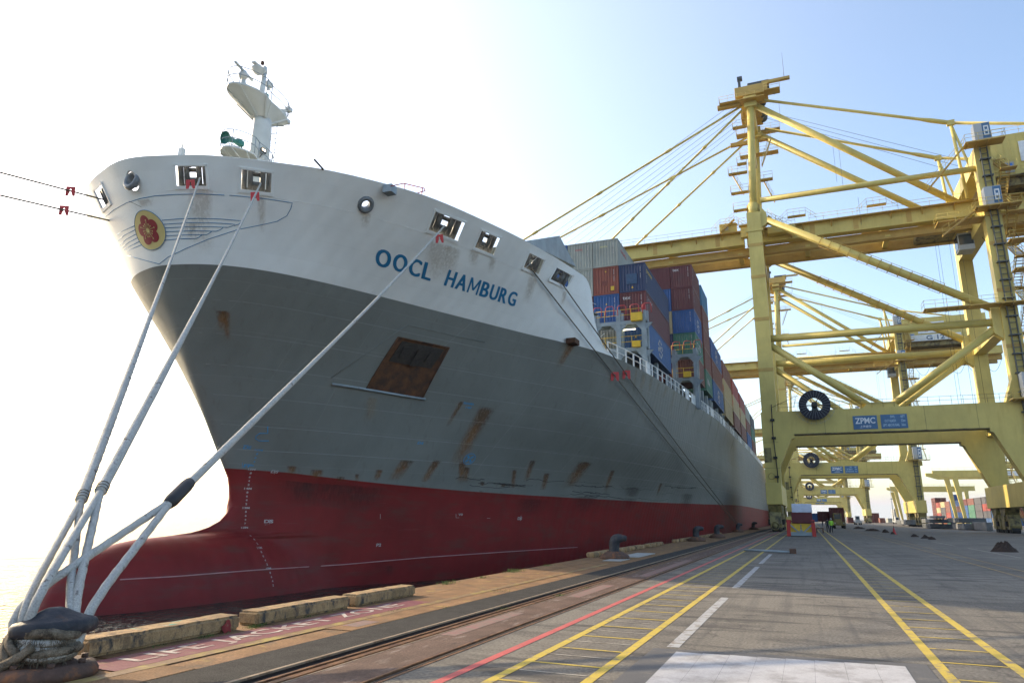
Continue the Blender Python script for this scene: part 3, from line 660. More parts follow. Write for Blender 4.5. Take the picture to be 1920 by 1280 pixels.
# anchor lying in the pocket: crown and shank; dark crown also paints recess shade
mb=MB()
def slabp(cs,o0,o1):
    A=[hp(Y,z,o0) for Y,z in cs];B_=[hp(Y,z,o1) for Y,z in cs];k=len(cs);mb.add(A+B_,[tuple(range(k)),tuple(range(2*k-1,k-1,-1))]+[(i,i+k,(i+1)%k+k,(i+1)%k) for i in range(k)])
slabp([(33.5,11.33),(36.2,11.33),(36.1,10.2),(33.45,10.2)],.0,.06)
slabp([(34.65,11.1),(34.95,11.1),(34.95,10.2),(34.65,10.2)],.1,.2);slabp([(33.75,11.1),(34.2,11.15),(34.15,10.5),(33.8,10.5)],.1,.16);slabp([(35.45,11.1),(35.9,11.15),(35.85,10.5),(35.4,10.5)],.1,.16)
obj('anchor_crown_and_shade',mb,mat('anchor_iron_shade',(.035,.028,.024),.8,var=.5,vs=4),ship)
# weld bead chevron above the pocket
mb=MB();mb.tube([hp(31.0,8.9,.0),hp(32.1,10.5,.0),hp(33.25,12.18,.0),hp(35,12.17,.0),hp(38.5,12.17,.0)],.035,6);obj('weld_bead',mb,M['ship_grey'],ship)
mb=MB();h=hit(1068,638);c=hp(h[0],h[1],.0);mb.box(c.x-.1,c.x+.55,c.y-.5,c.y+.5,c.z-.3,c.z+.05);obj('hull_bracket',mb,M['rust'],ship)
mb=MB();mb.tube([hp(Y,16.24,.0) for Y in [21.2+.35*k for k in range(72)]],.014,5);obj('bulwark_seam',mb,M['ship_white'],ship)
mb=MB();mb.tube([hp(Y,14.85,-.004) for Y in [22.3+.35*k for k in range(64)]],.012,5);obj('plate_seam',mb,M['ship_white'],ship)
for z_ in (11.75,10.3,8.9,7.5,6.1,4.9):
    y_=stemM(z_)+.3;pts=[]
    while y_<230: pts.append(hp(y_,z_+.004*(y_-24),-.006));y_+=.5 if y_<70 else 2.5
    mb=MB();mb.tube(pts,.018,5);obj('plate_seam',mb,M['seam_lit_grey'],ship)
for y_,z0_,z1_ in ((27.6,4.2,9.6),(35.2,9.8,13.1),(42.8,4.0,11),(51.5,5,13),(60.5,4,12.9),(70,4.5,13),(30.2,13.3,16.1),(36.4,13.3,17.4),(46.2,13.3,14.6)):
    mb=MB();mb.tube([hp(y_+.15*k,z0_+(z1_-z0_)*k/12,-.006) for k in range(13)],.012,4);obj('plate_butt',mb,M['seam_lit_grey'] if z1_<13.2 else M['ship_white'],ship)
# name, emblem, marks
def letter(mb,ch,Y_,w_,sh,dd_):
    f=lambda u,v,o=.012:hp(Y_+u-sh*v,14.42+v,o)
    if ch=='M':
        t=.125;h_=.72
        for poly in ([(0,0),(t,0),(t,h_),(0,h_)],[(w_-t,0),(w_,0),(w_,h_),(w_-t,h_)],[(0,h_),(t*1.15,h_),(w_/2+t*.5,.16),(w_/2-t*.5,.16)],[(w_,h_),(w_-t*1.15,h_),(w_/2-t*.5,.16),(w_/2+t*.5,.16)]):
            k=len(mb.v);mb.add([f(u,v,.012+.0006*(k%7)) for u,v in poly],[(0,1,2,3)])
        return
    for i,du in enumerate((-dd_,-dd_/2,0,dd_/2,dd_)): text_on(mb,ch,lambda u,v:f(u+du,v,.012+.001*i),w=w_,h=.72,bold=.01)
for word,Y_,sh,dd_,ws,gap in (('OOCL',29.42,.74,.036,(.74,.74,.66,.52),.19),('HAMBURG',33.62,.60,.032,(.58,.68,.78,.56,.58,.58,.62),.155)):
    mb=MB();u=Y_
    for ch,w_ in zip(word,ws): letter(mb,ch,u,w_,sh,dd_);u+=w_+gap
    obj('name_lettering',mb,M['ship_blue'],ship,label='blue painted letters '+word)
def nose(u,z,off=.0):
    a,b=18.,40.
    for k in range(26):
        m=(a+b)/2
        if hb(m,z)>abs(u): b=m
        else:a=m
    return Vector((XC+u,b-off,z-off*.3))
def disc(fn,cx,cz,ru,rv,off,n=36,rings=6):
    vs=[fn(cx,cz,off)];fs=[]
    for k in range(1,rings+1):
        for j in range(n):
            a=2*math.pi*j/n;vs.append(fn(cx+ru*k/rings*math.cos(a),cz+rv*k/rings*math.sin(a),off))
    for j in range(n): fs.append((0,1+j,1+(j+1)%n))
    for k in range(rings-1):
        for j in range(n): fs.append((1+k*n+j,1+k*n+(j+1)%n,1+(k+1)*n+(j+1)%n,1+(k+1)*n+j))
    return vs,fs
ex,ez=.02,14.72
mb=MB();mb.add(*disc(nose,ex,ez,.93,.83,.03));em=obj('bow_emblem',mb,M['logo_cream'],ship,label='round cream and red plum blossom emblem')
mb=MB();mb.tube([nose(ex+.93*math.cos(a),ez+.83*math.sin(a),.03) for a in [2*math.pi*k/40 for k in range(41)]],.016,5);obj('emblem_ring',mb,M['ship_blue'],em)
mb=MB()
for k in range(5):
    a=R_(98+72*k);mb.add(*disc(nose,ex+.37*math.cos(a),ez+.37*math.sin(a),.275,.265,.042+.001*k,22,3))
mb.add(*disc(nose,ex,ez,.35,.35,.048,20,3));obj('emblem_blossom',mb,M['logo_red'],em)
mb=MB();mb.add(*disc(nose,ex,ez,.10,.10,.06,14,2))
for k in range(15):
    a=2*math.pi*k/15+.2;r1=.42 if k%3==0 else .27
    mb.tube([nose(ex+.08*math.cos(a),ez+.08*math.sin(a),.055),nose(ex+r1*math.cos(a),ez+r1*math.sin(a),.055)],.011,4)
    mb.add(*disc(nose,ex+r1*math.cos(a),ez+r1*math.sin(a),.033,.033,.062,8,1))
obj('emblem_stamens',mb,M['logo_cream'],em)
def lp(L_,s=4.267,ox=150,oy=280): return [(ox+x/s,oy+y/s) for x,y in L_]
W=[lp([(205,540),(270,485),(370,430),(480,395),(600,373),(760,362),(960,358),(1155,367)]),
   lp([(815,833),(1000,850),(1158,874),(1150,905),(1128,945),(1075,975),(1000,992),(860,1020),(700,1072),(580,1122),(480,1170),(433,1207)],2.909,150,80),
   lp([(633,917),(540,893),(440,866),(380,850)]),
   lp([(655,568),(800,556),(960,553),(1120,558),(1300,573),(1270,600),(1230,612)]),
   lp([(672,600),(860,588),(1080,590),(1240,600),(1215,615),(1180,625)]),lp([(680,630),(860,620),(1060,620),(1180,625)]),
   lp([(685,660),(900,652),(1090,656),(1120,645),(1145,628)]),lp([(682,692),(900,683),(1010,685),(1035,672),(1055,656)]),lp([(680,728),(800,716),(930,714),(955,702),(975,686)]),
   lp([(437,612),(350,650),(300,682)]),lp([(440,645),(360,685),(305,730)]),lp([(450,678),(370,720),(318,770)]),lp([(475,738),(400,775),(352,803)]),lp([(462,708),(390,745),(335,790)]),lp([(492,765),(430,790),(380,815)])]
mb=MB()
for poly in W:
    pts=[];cum=[0]
    for a,b in zip(poly,poly[1:]):
        n=max(1,int(math.hypot(b[0]-a[0],b[1]-a[1])/7))
        for k in range(n): pts.append((a[0]+(b[0]-a[0])*k/n,a[1]+(b[1]-a[1])*k/n))
    pts.append(poly[-1]);P3=[onhull(*p,off=.0) for p in pts];P3=[p for p in P3 if p]
    if len(P3)>1: mb.tube(P3,.019,5)
obj('emblem_wings',mb,M['ship_blue'],ship,label='thin blue wing lines painted round the bow')
# draught marks
path=[(484,845),(472.7,877),(465.9,909),(461.8,940.6),(460,973),(474,1008),(492,1040),(505,1070),(511,1090),(513,1108)]
hz=[hit(*p) for p in path];hz=[(h[1],h[0]) for h in hz if h];hz.sort()
zz=[a for a,b in hz];yy=[b for a,b in hz]
def Yat(z): return interp(z,zz,yy)
mw=MB();mbl=MB()
k=0;z=zz[-1]
while z>zz[0]+.05:
    lab=['16M','8','6','4','2','15M','8','6','4','2','14M','8','6','4','2','13M','8','6','4','2','12M','8','6','4','2','11M','8','6','4','2','10M','8','6','4','2','9M','8','6','4','2'][k%40]
    wd=.36 if len(lab)>1 else .09;Y0=Yat(z)
    text_on(mbl if z>redz(Y0) else mw,lab,lambda u,v,Y0=Y0,z=z,wd=wd:hp(Y0-wd/2+u,z+v,.012),w=wd,h=.10,bold=.03)
    z-=.2;k+=1
def mark(mb,s,px,py,w,h,bold=.03):
    q=hit(px,py)
    text_on(mb,s,lambda u,v:hp(q[0]+u,q[1]+v,.012),w=w,h=h,bold=bold)
def ln(mb,pts,r=.014): mb.tube([hp(*(hit(*p)[:2]),.004) for p in pts],r,4)
mark(mw,'DS',507,886,.32,.15);ln(mw,[(516,880),(514,888)]);mark(mw,'DS',495,980,.42,.18);ln(mw,[(505,973),(505,983),(496,983)])
mark(mw,'P2',705,1024,.3,.18);ln(mw,[(713,963),(713,972)]);ln(mw,[(855,963),(855,970),(861,970)]);mark(mw,'V0',859,966,.35,.14);ln(mw,[(913,971),(919,971)]);mark(mw,'DS',970,974,.5,.2);ln(mw,[(977,966),(975,976)])
mark(mbl,'DS',455,841,.36,.17);ln(mbl,[(456,834),(466,834),(465,842)]);mark(mbl,'FP',456,875,.40,.16);ln(mbl,[(455,867),(454,876),(461,876)])
mark(mbl,'PANAMA',868,757,.75,.14);mark(mbl,'140',872,765,.4,.14);mark(mbl,'DS',782,832,.4,.15)
obj('draught_marks',mw,M['mark_white'],ship)
# bulb symbol and thruster symbol
obj('hull_marks',mbl,M['markblue'],ship);mbl=MB()
bl=[(502,799),(502,812),(487,812),(480,817),(479,822),(486,826),(504,826)];ln(mbl,bl,.03)
obj('bulb_symbol',mbl,M['markblue'],ship);mbl=MB();q=hit(880,860);cY,cz=q[0],q[1]
mbl.tube([hp(cY+.42*math.cos(a),cz+.34*math.sin(a),.004) for a in [2*math.pi*k/24 for k in range(25)]],.03,4)
for k in range(4):
    a=R_(45+90*k);c=(cY+.2*math.cos(a),cz+.16*math.sin(a))
    vs=[hp(c[0]+.13*math.cos(t)*abs(math.cos(t-a))**.6,c[1]+.11*math.sin(t)*abs(math.cos(t-a))**.6,.014) for t in [2*math.pi*j/14 for j in range(14)]]
    mbl.add([hp(*c,.014)]+vs,[(0,1+j,1+(j+1)%14) for j in range(14)])
obj('thruster_symbol',mbl,M['markblue'],ship)
mw=mw
# rust streaks and stains: (top px, bottom px, width m, material)
def streak(tp,bp,wd,mt='streak'):
    a,b=hit(*tp),hit(*bp)
    if not a or not b: return
    patch([(a[0]-wd/2,a[1]),(a[0]+wd/2,a[1]),(b[0]+wd*.45,b[1]),(b[0]-wd*.45,b[1])],6,12,.008,'rust_streak',M[mt])
for a in [((915,762),(850,880),1.3),((866,752),(838,800),.35),((765,862),(735,902),1.0),((875,590+285),(872,905),.6),((712,880),(705,902),.5),((595,880),(592,898),.7),((548,873),(546,890),.5),((1100,865),(1065,915),2.2),((1026,886),(1018,925),.8),((965,880),(962,925),.5),((868,865),(862,908),.6),((820,862),(790,912),.7),
          ((1075,640),(1045,690),.7),((414,582),(417,620),.3),((424,582),(427,640),.25),((1000,862),(985,905),.7),((640,893),(636,905),.5),((670,888),(668,903),.3),((945,905),(940,925),.5),((905,902),(902,925),.5),((1150,880),(1135,925),.9),((1240,905),(1232,930),.8)]: streak(*a)
for a in [((825,455),(810,530),1.6,'streak_soft'),((850,462),(838,520),1.2,'streak_soft'),((890,470),(885,500),.8,'streak_soft'),((925,483),(918,515),.6,'streak_soft'),((1000,520),(985,570),.9,'streak_soft'),((686,397),(684,430),.5,'streak_soft'),((378,352),(386,480),.5,'streak_soft'),((357,418),(360,455),.25,'streak_soft'),((263,375),(266,390),.2,'streak_soft'),((1060,545),(1052,575),.5,'streak_soft'),((490,366),(492,440),.3,'streak_soft'),((700,745),(690,790),.7,'streak_soft'),((805,650),(800,700),2.0,'streak_soft'),
          ((560,897),(560,945),2.0,'smudge'),((600,900),(600,950),2.6,'smudge'),((645,905),(643,955),2.4,'smudge'),((690,912),(690,960),2.4,'smudge'),((730,1060),(728,1080),.6,'smudge'),((1190,912),(1180,955),3.5,'smudge'),((1100,930),(1090,960),4,'smudge'),((1000,935),(995,965),4,'smudge'),((1290,925),(1285,955),5,'smudge')]: streak(*a)
for x in range(1180,1390,14):
    y=interp(x,[1140,1200,1300,1350,1410],[664,694,752,790,860])
    streak((x,y+2),(x-8,y+26+(x%5)*5),.5+.3*(x%3),'streak_soft')
rsc=random.Random(9);mb=MB()
for k in range(26):
    x0=rsc.uniform(850,1290);pts=[]
    for j in range(8):
        x=x0+j*rsc.uniform(6,11);yb=interp(x,[800,900,1000,1100,1200,1300,1400],[914,922,929,934,940,944,950])
        pts.append((x,yb-3-rsc.uniform(0,5)-(k%5)*6))
    P3=[onhull(*p,off=-.006) for p in pts];P3=[p for p in P3 if p]
    if len(P3)>2: mb.tube(smoothp(P3),.016+.02*rsc.random(),4)
obj('fender_scuffs',mb,M['dark'],ship)
# white scrape lines along the bilge
mb=MB();q=[(225,1086),(330,1080),(480,1068),(640,1058),(800,1044),(960,1033),(1100,1024)];q=[(a[0]+(b[0]-a[0])*k/8,a[1]+(b[1]-a[1])*k/8) for a,b in zip(q,q[1:]) for k in range(8)];P3=[onhull(*p,off=.0) for p in q];mb.tube([p for p in P3 if p],.028,5);obj('scrape_line',mb,mat('scrape',(.42,.24,.25),.7),ship)
# main deck side rails
mb=MB();Ys=[49.2+i*1.55 for i in range(int((200-49.2)/1.55))]
top=[];mid=[]
for i,Y in enumerate(Ys):
    z=deckz(Y)-.02;b=hb(Y,min(z,13.2))-.12;x=XC+b
    if i%9 in (5,): mb.box(x-.04,x+.02,Y,Y+1.5,z,z+1.15)
    elif i%9 in (7,8) and i>8: mb.box(x-.04,x+.02,Y,Y+1.5,z,z+1.05)
    mb.box(x-.05,x+.05,Y-.07,Y+.07,z,z+1.1);top.append((x,Y,z+1.1));mid.append((x,Y,z+.6))
mb.tube(top,.04,6);mb.tube(mid,.03,6);obj('deck_railing',mb,M['rail_white'],ship)
# red ladder rail on the forecastle edge
mb=MB();A=onhull(735,345,0);Pz=lambda px,py:onx(px,py,-17.6)
for seg in ([(733,349),(757,344),(795,353),(797,358)],[(759,344),(759,362)],[(792,353),(790,371)],[(797,358),(775,364)],[(762,357),(793,366)]): mb.tube([Pz(*p) for p in seg],.028,6)
obj('red_guardrail',mb,M['red_rail'],ship)
mb=MB();c=Pz(738,347);mb.box(c.x-.5,c.x,c.y-.2,c.y+.3,c.z-.4,c.z+.0);obj('deck_box',mb,M['steelgrey'],ship)
# jackstaff
mb=MB();mb.tube([onx(340,288,XC),onx(348,234,XC)],[.04,.015],6);q=onx(341,284,XC);mb.box(q.x-.12,q.x+.12,q.y-.12,q.y+.12,q.z-.5,q.z+.15);obj('jackstaff',mb,M['mast_white'],ship)
mb=MB();mb.tube([onx(589,299,XC+8),onx(606,318,XC+8)],.05,5);obj('stay_fitting',mb,M['dark'],ship)
mb=MB()
for a,b in (((440,208),(392,247)),((500,180),(589,299))): mb.tube([onx(*a,XC),onx(*b,XC)],.008,4)
obj('aerial_wire',mb,M['wire'],ship)
# foremast on the centreline
Q=lambda px,py,dx=0.:onx(px,py,XC+dx)
mst=thing('foremast','','');del mst['label'];del mst['category'];mst.parent=ship;mst.location=Vector((XC,29,16))-ship.location
mb=MB();bY=28.9
def ell(y,z,rx,ry,n=28): return [(XC+rx*math.cos(2*math.pi*j/n),y+ry*math.sin(2*math.pi*j/n),z) for j in range(n)]
def stack(mb,L_,n=28,cap=True):
    vs=[];fs=[]
    for (y,z,rx,ry) in L_: vs+=ell(y,z,rx,ry,n)
    for i in range(len(L_)-1):
        for j in range(n): fs.append((i*n+j,i*n+(j+1)%n,(i+1)*n+(j+1)%n,(i+1)*n+j))
    if cap: fs+=[tuple(range(n))[::-1],tuple((len(L_)-1)*n+j for j in range(n))]
    mb.add(vs,fs,True)
mast_y=Q(489,260).y;z0=15.7
zt=Q(489,228).z
stack(mb,[(mast_y,z0,.55,.85),(mast_y,zt-.2,.43,.60),(mast_y,zt+.35,.43,.60)]);obj('mast_trunk',mb,M['mast_white'],mst)
# upper platform: boat shaped plate with gusset brackets
ptop=Q(472,195).z+.25
yl,yr=Q(430,190).y-.1,Q(533,230).y+.15
def boat(mb,z,ya,yb,w,th):
    n=22;P=[]
    for j in range(n):
        a=2*math.pi*j/n;yc=(ya+yb)/2;P.append((XC+w*math.cos(a)*(1 if math.sin(a)<0 else .75),yc+(yb-ya)/2*math.sin(a)))
    vs=[(x,y,z) for x,y in P]+[(x,y,z+th) for x,y in P];mb.add(vs,[tuple(range(n))[::-1],tuple(range(n,2*n))]+[(j,(j+1)%n,(j+1)%n+n,j+n) for j in range(n)])
    return P
mb=MB();Pu=boat(mb,ptop,yl,yr,1.15,.10)
for x,y in Pu[::3]: 
    mb.beam((XC+(x-XC)*.98,mast_y+(y-mast_y)*.98,ptop-.02),(XC+(x-XC)*.35,mast_y+(y-mast_y)*.25,ptop-.85),.05,.13)
vs=[(x,y,ptop-.01) for x,y in Pu]+[(XC+(x-XC)*.42,mast_y+(y-mast_y)*.22,ptop-.8) for x,y in Pu];nn_=len(Pu);mb.add(vs,[(j,(j+1)%nn_,(j+1)%nn_+nn_,j+nn_) for j in range(nn_)],True)
obj('upper_platform',mb,M['mast_white'],mst)
mb=MB();pl_=Q(450,275).z-.62;ya2,yb2=Q(418,283).y,Q(508,300).y
Pl=boat(mb,pl_,ya2,yb2,1.0,.08)
for x,y in Pl[::2]: mb.beam((x,y,pl_-.02),(XC+(x-XC)*.4,mast_y+(y-mast_y)*.35,pl_-.5),.05,.10)
obj('lower_platform',mb,M['mast_white'],mst)
mb=MB()
for P_,z in ((Pu,ptop+.1),(Pl,pl_+.08)):
    for hh in (.5,1.0): mb.tube([(x,y,z+hh) for x,y in P_]+[(P_[0][0],P_[0][1],z+hh)],.026,5)
    for x,y in P_[::3]: mb.tube([(x,y,z),(x,y,z+1.0)],.026,5)
# ladder with hoops aft
ly=mast_y+1.0
for sx in (-.2,.2): mb.tube([(XC+sx,ly,z0),(XC+sx,ly,ptop)],.02,5)
for k in range(24): mb.tube([(XC-.2,ly,z0+k*.36),(XC+.2,ly,z0+k*.36)],.014,4)
for k in range(6): mb.torus((XC,ly+.3,pl_+.2+k*.65),.36,.014,n=14,m=4)
obj('mast_railings',mb,M['steelgrey'],mst)
ty=Q(490,170).y
mb=MB();mb.tube([(XC,ty,ptop),(XC,ty+.1,Q(492,135).z)],[.20,.13],12);mb.tube([(XC,ty+.1,Q(492,135).z),(XC,ty+.1,Q(492,122).z)],[.16,.12],10);obj('topmast',mb,M['mast_white'],mst)
mb=MB();t=Q(492,121);mb.tube([t,t+Vector((0,0,.18))],.1,8);obj('masthead_light',mb,M['rust'],mst)
mb=MB();c=Q(484,130);mb.lathe([(0,-.42),(.2,-.30),(.42,-.05),(.42,0)],(c.x,c.y,c.z),14);mb.beam((c.x,c.y-.45,c.z+.22),(c.x,c.y+.4,c.z+.18),.22,.10);obj('light_bracket',mb,M['mast_white'],mst)
mb=MB();c=Q(485,128);mb.lathe([(.10,-.05),(.12,.18),(.1,.2)],(c.x,c.y,c.z),10);obj('light_lens',mb,M['mast_dark'],mst)
# radar
rd_=Q(455,175);mb=MB();mb.tube([(rd_.x,rd_.y-.05,ptop),(rd_.x,rd_.y-.05,Q(456,150).z)],[.16,.13],12)
for dx in (-.3,.3): mb.tube([(rd_.x+dx,rd_.y+.55,ptop),(rd_.x,rd_.y+.1,ptop+.75)],.03,5)
obj('radar_post',mb,M['mast_white'],mst)
g=Q(456,141);mb=MB();mb.lathe([(0,-.22),(.2,-.2),(.30,-.05),(.22,.12),(.18,.24),(0,.26)],(g.x,g.y,g.z),14);obj('radar_gearbox',mb,M['mast_white'],mst)
mb=MB();a,b=Q(441,116,.6),Q(473,151,-.6);mb.beam(a,b,.12,.10);obj('radar_scanner',mb,mat('radar_grey',(.42,.46,.43),.5),mst)
mb=MB();c=Q(504,159);mb.bbox(c.x-.16,c.x+.16,c.y-.22,c.y+.2,c.z-.16,c.z+.16,.03);mb.tube([(c.x,c.y-.2,c.z),(XC,ty+.1,c.z)],.04,6);mb.lathe([(.06,-.35),(.10,-.2)],(c.x,c.y,c.z),8);obj('floodlight',mb,M['mast_white'],mst)
mb=MB();c=Q(498,184);mb.bbox(c.x-.12,c.x+.12,c.y-.14,c.y+.14,c.z-.3,c.z+.28,.04);mb.torus((c.x,c.y+.1,c.z-.05),.16,.03,'x',12,5);obj('green_bell',mb,M['horn_green'],mst)
for px,py in ((541,207),(537,229)):
    mb=MB();c=Q(px,py);mb.bbox(c.x-.12,c.x+.2,c.y-.22,c.y+.16,c.z-.12,c.z+.14,.03);mb.beam((c.x,c.y-.1,c.z-.1),(c.x,c.y-.55,c.z-.4),.10,.2);mb.torus((c.x,c.y+.12,c.z-.08),.18,.02,'x',12,5,.6);obj('floodlight',mb,M['mast_white'],mst)
mb=MB();c=Q(532,215);mb.bbox(c.x-.15,c.x+.15,c.y-.15,c.y+.1,c.z-.4,c.z+.1,.03);obj('light_post',mb,M['mast_white'],mst)
# horn
a=Q(422,258);b=Q(449,268);mb=MB();d_=(b-a).normalized();u_=d_.orthogonal().normalized();v_=d_.cross(u_)
prof=[(.0,.12),(.37,-.0),(.36,.0),(.27,.12),(.20,.25),(.15,.5),(.12,.85),(.10,1.0)]
vs=[];fs=[];N=24
for r__,t in prof:
    for j in range(N): vs.append(a+d_*t+(u_*math.cos(2*math.pi*j/N)+v_*math.sin(2*math.pi*j/N))*r__)
for i in range(len(prof)-1):
    for j in range(N): fs.append((i*N+j,i*N+(j+1)%N,(i+1)*N+(j+1)%N,(i+1)*N+j))
mb.add(vs,fs,True);c=a+d_*.95;mb.bbox(c.x-.16,c.x+.16,c.y-.1,c.y+.35,c.z-.12,c.z+.18,.04);mb.tube([c+Vector((0,.3,.05)),c+Vector((0,.35,-.35)),c+Vector((0,0,-.4))],.05,6);obj('foghorn',mb,M['horn_green'],mst)
mb=MB();c=Q(493,283,.55);mb.bbox(c.x-.08,c.x+.12,c.y-.17,c.y+.17,c.z-.16,c.z+.14,.03);mb.tube([c-Vector((0,0,.15)),c-Vector((.1,.1,.45))],.03,5);fl=obj('floodlight',mb,M['mast_dark'],mst)
mb=MB();cf=c+Vector((.125,-.06,0))
for dy in (-.075,.075): mb.lathe([(0,0),(.062,.0)],(0,0,0),12);k_=len(mb.v)-24;mb.v[k_:]=[(cf.x+.004+z_,cf.y+dy+x_*1.0,cf.z+y_) for x_,y_,z_ in mb.v[k_:]]
obj('lit_lamp',mb,mat('lamp_glow',(1,.8,.5),.5,emit=((1,.78,.45),6)),mst)
# ------------------------------------------------------------------ containers
def corr(mb,a,du,dn,L,h0,h1,per=.278,dep=.036):
    """corrugated wall: starts at a, runs along du for L, normal dn, between heights h0..h1"""
    n=max(2,int(L/per));p=L/n;prof=[]
    for i in range(n):
        s=i*p;prof+=[(s,0),(s+.26*p,0),(s+.5*p,-dep),(s+.76*p,-dep)]
    prof.append((L,0));vs=[];a,du,dn=Vector(a),Vector(du),Vector(dn)
    for s,d_ in prof:
        q=a+du*s+dn*d_;vs+=[(q.x,q.y,h0),(q.x,q.y,h1)]
    mb.add(vs,[(2*i,2*i+2,2*i+3,2*i+1) for i in range(len(prof)-1)])
_cm={}
def cont_meshes(L,Hh,door):
    k=(L,Hh,door)
    if k in _cm: return _cm[k]
    W=2.44;fr=MB();z1=Hh
    for x in (-W/2,W/2-.12):
        for y in (0,L-.12): fr.box(x,x+.12,y,y+.12,.0,z1)
    for x in (-W/2,W/2-.08):
        fr.box(x,x+.08,.12,L-.12,0,.15);fr.box(x,x+.08,.12,L-.12,z1-.10,z1)
    for y in (0,L-.08):
        fr.box(-W/2+.12,W/2-.12,y,y+.08,0,.15);fr.box(-W/2+.12,W/2-.12,y,y+.08,z1-.12,z1)
    fr.box(-W/2+.1,W/2-.1,.1,L-.1,.08,.12)
    sw=MB();corr(sw,(W/2-.012,.12,0),(0,1,0),(1,0,0),L-.24,.15,z1-.10);sw2=MB();corr(sw2,(-W/2+.012,.12,0),(0,1,0),(-1,0,0),L-.24,.15,z1-.10)
    ew=MB()
    if door:
        for x0,x1 in ((-W/2+.12,-.01),(.01,W/2-.12)): ew.box(x0,x1,.03,.07,.15,z1-.12)
        for x in (-.85,-.35,.35,.85): ew.tube([(x,.0,.16),(x,.0,z1-.13)],.02,6)
        for zz in (.7,1.3,1.9): ew.box(-W/2+.13,W/2-.13,.015,.03,zz,zz+.05)
    else: corr(ew,(-W/2+.12,.02,0),(1,0,0),(0,-1,0),W-.24,.15,z1-.12,.245,.045)
    ew2=MB();corr(ew2,(-W/2+.12,L-.02,0),(1,0,0),(0,1,0),W-.24,.15,z1-.12,.245,.045)
    rf=MB();rf.box(-W/2+.08,W/2-.08,.08,L-.08,z1-.05,z1-.02)
    cst=MB()
    for x in (-W/2-.003,W/2-.165):
        for y in (-.003,L-.165):
            for z in (0.001,z1-.117): cst.box(x,x+.168,y,y+.168,z,z+.118)
    out=[]
    for nm,m in (('container_frame',fr),('side_wall',sw),('side_wall',sw2),('doors' if door else 'end_wall',ew),('end_wall',ew2),('roof',rf),('corner_castings',cst)):
        me=m.mesh(nm);me.materials.append(M['c_red']);bm=bmesh.new();bm.from_mesh(me)
        if nm in('container_frame','roof','corner_castings'): bmesh.ops.recalc_face_normals(bm,faces=bm.faces)
        bm.to_mesh(me);bm.free();out.append((nm,me))
    _cm[k]=out;return out
def container(xr,y,z,L,Hh,colr,label,group,door=False):
    """xr: the quay-side face"""
    t=thing('shipping_container',label,'container',(xr-1.22,y,z),group=group)
    m=M['c_'+colr]
    for nm,me in cont_meshes(L,Hh,door):
        o=bpy.data.objects.new(nm,me);COL.objects.link(o);o.parent=t
        o.material_slots[0].link='OBJECT';o.material_slots[0].material=m
    return t
cname={'grey':'pale grey','brick':'brick red','navy':'dark navy','blue':'bright blue','maroon':'maroon','brown':'brown red','cream':'cream','green':'sea green','teal':'teal','sky':'light blue','red':'red','midblue':'mid blue','slate':'slate','white':'white','lgreen':'grass green','orange':'orange'}
GS='containers stacked on the ship'
tiern=['bottom','second','third','fourth','fifth']
def stackup(xr,y,z0,L,tier,cols,where,doors=()):
    res=[]
    for i,c in enumerate(cols):
        if c is None: res.append(None);continue
        res.append(container(xr,y,z0+i*tier,L,tier-.035,c,'%s container, %s tier of %s'%(cname[c],tiern[i],where),GS,i in doors))
    return res
A1=stackup(-12.0,61.1,16.35,12.19,2.76,['midblue','maroon','navy'],'the quayside stack just behind the bow')
A2=stackup(-14.5,61.1,16.35,12.19,2.76,['grey','blue','brick','grey'],'the second column behind the bow')
A3=stackup(-17.0,61.1,16.35,12.19,2.76,['grey','maroon','grey','grey'],'the third column behind the bow')
A4=stackup(-19.5,61.1,16.35,12.19,2.76,[None,None,'blue','blue'],'the fourth column behind the bow')
B1=stackup(-9.9,77.6,16.5,6.06,2.67,['brown','green','blue','maroon','maroon'],'the tall short-container stack in the second bay')
B2=stackup(-12.4,77.6,16.5,6.06,2.67,['maroon','navy','cream','blue','maroon'],'the inner column of the second bay',doors=(4,))
B3=stackup(-9.9,85.4,16.5,6.06,2.67,['green','brown','brown','brown','sky'],'the tall stack right behind the second bay')
C1=stackup(-9.9,92.6,16.4,12.19,2.82,['midblue','brown','blue'],'the third bay at the ship side')
D1=stackup(-9.9,106.8,16.3,12.19,2.82,['cream','cream','brown'],'the fourth bay at the ship side')
E1=stackup(-9.9,121.2,16.2,12.19,2.82,['brown','cream','red'],'the fifth bay at the ship side')
F1=stackup(-9.9,135.2,16.1,12.19,2.78,['brown','cream','red'],'the sixth bay at the ship side')
G1=stackup(-9.9,149.4,16.0,12.19,2.76,['blue','brown','grey'],'the seventh bay at the ship side')
H1=stackup(-9.9,163.6,16.0,12.19,2.76,['brown','green','slate'],'the eighth bay at the ship side')
def lett(cont,s,x,z,h,w=None,m='mark_white',end=True,bold=.02,label=None):
    mb=MB();zz=lambda v:z+v
    if end: text_on(mb,s,lambda u,v:(x+u,-.012,z+v),w=w,h=h,bold=bold)
    else: text_on(mb,s,lambda u,v:(1.225,x+u,z+v),w=w,h=h,bold=bold)
    obj('lettering',mb,M[m],cont,world=False,label=label)
lett(A1[1],'tex',-.95,2.05,.30,.75);lett(B1[4],'tex',-.95,2.0,.30,.72)
M['txt_red']=mat('txt_red',(.5,.03,.05),.6);M['txt_cream']=mat('txt_cream',(.6,.55,.25),.6);M['txt_yel']=mat('txt_yellow',(.65,.45,.03),.6)
lett(A3[3],'OOCL',-.45,1.95,.16,.72,'txt_red');lett(A2[3],'OOCL',-.5,1.95,.16,.72,'txt_cream');lett(A2[3],'OOCL',1.2,1.75,.3,2.4,'txt_red',False)
lett(A1[2],'CRONOS',.6,2.0,.28,2.6,'txt_yel',False)
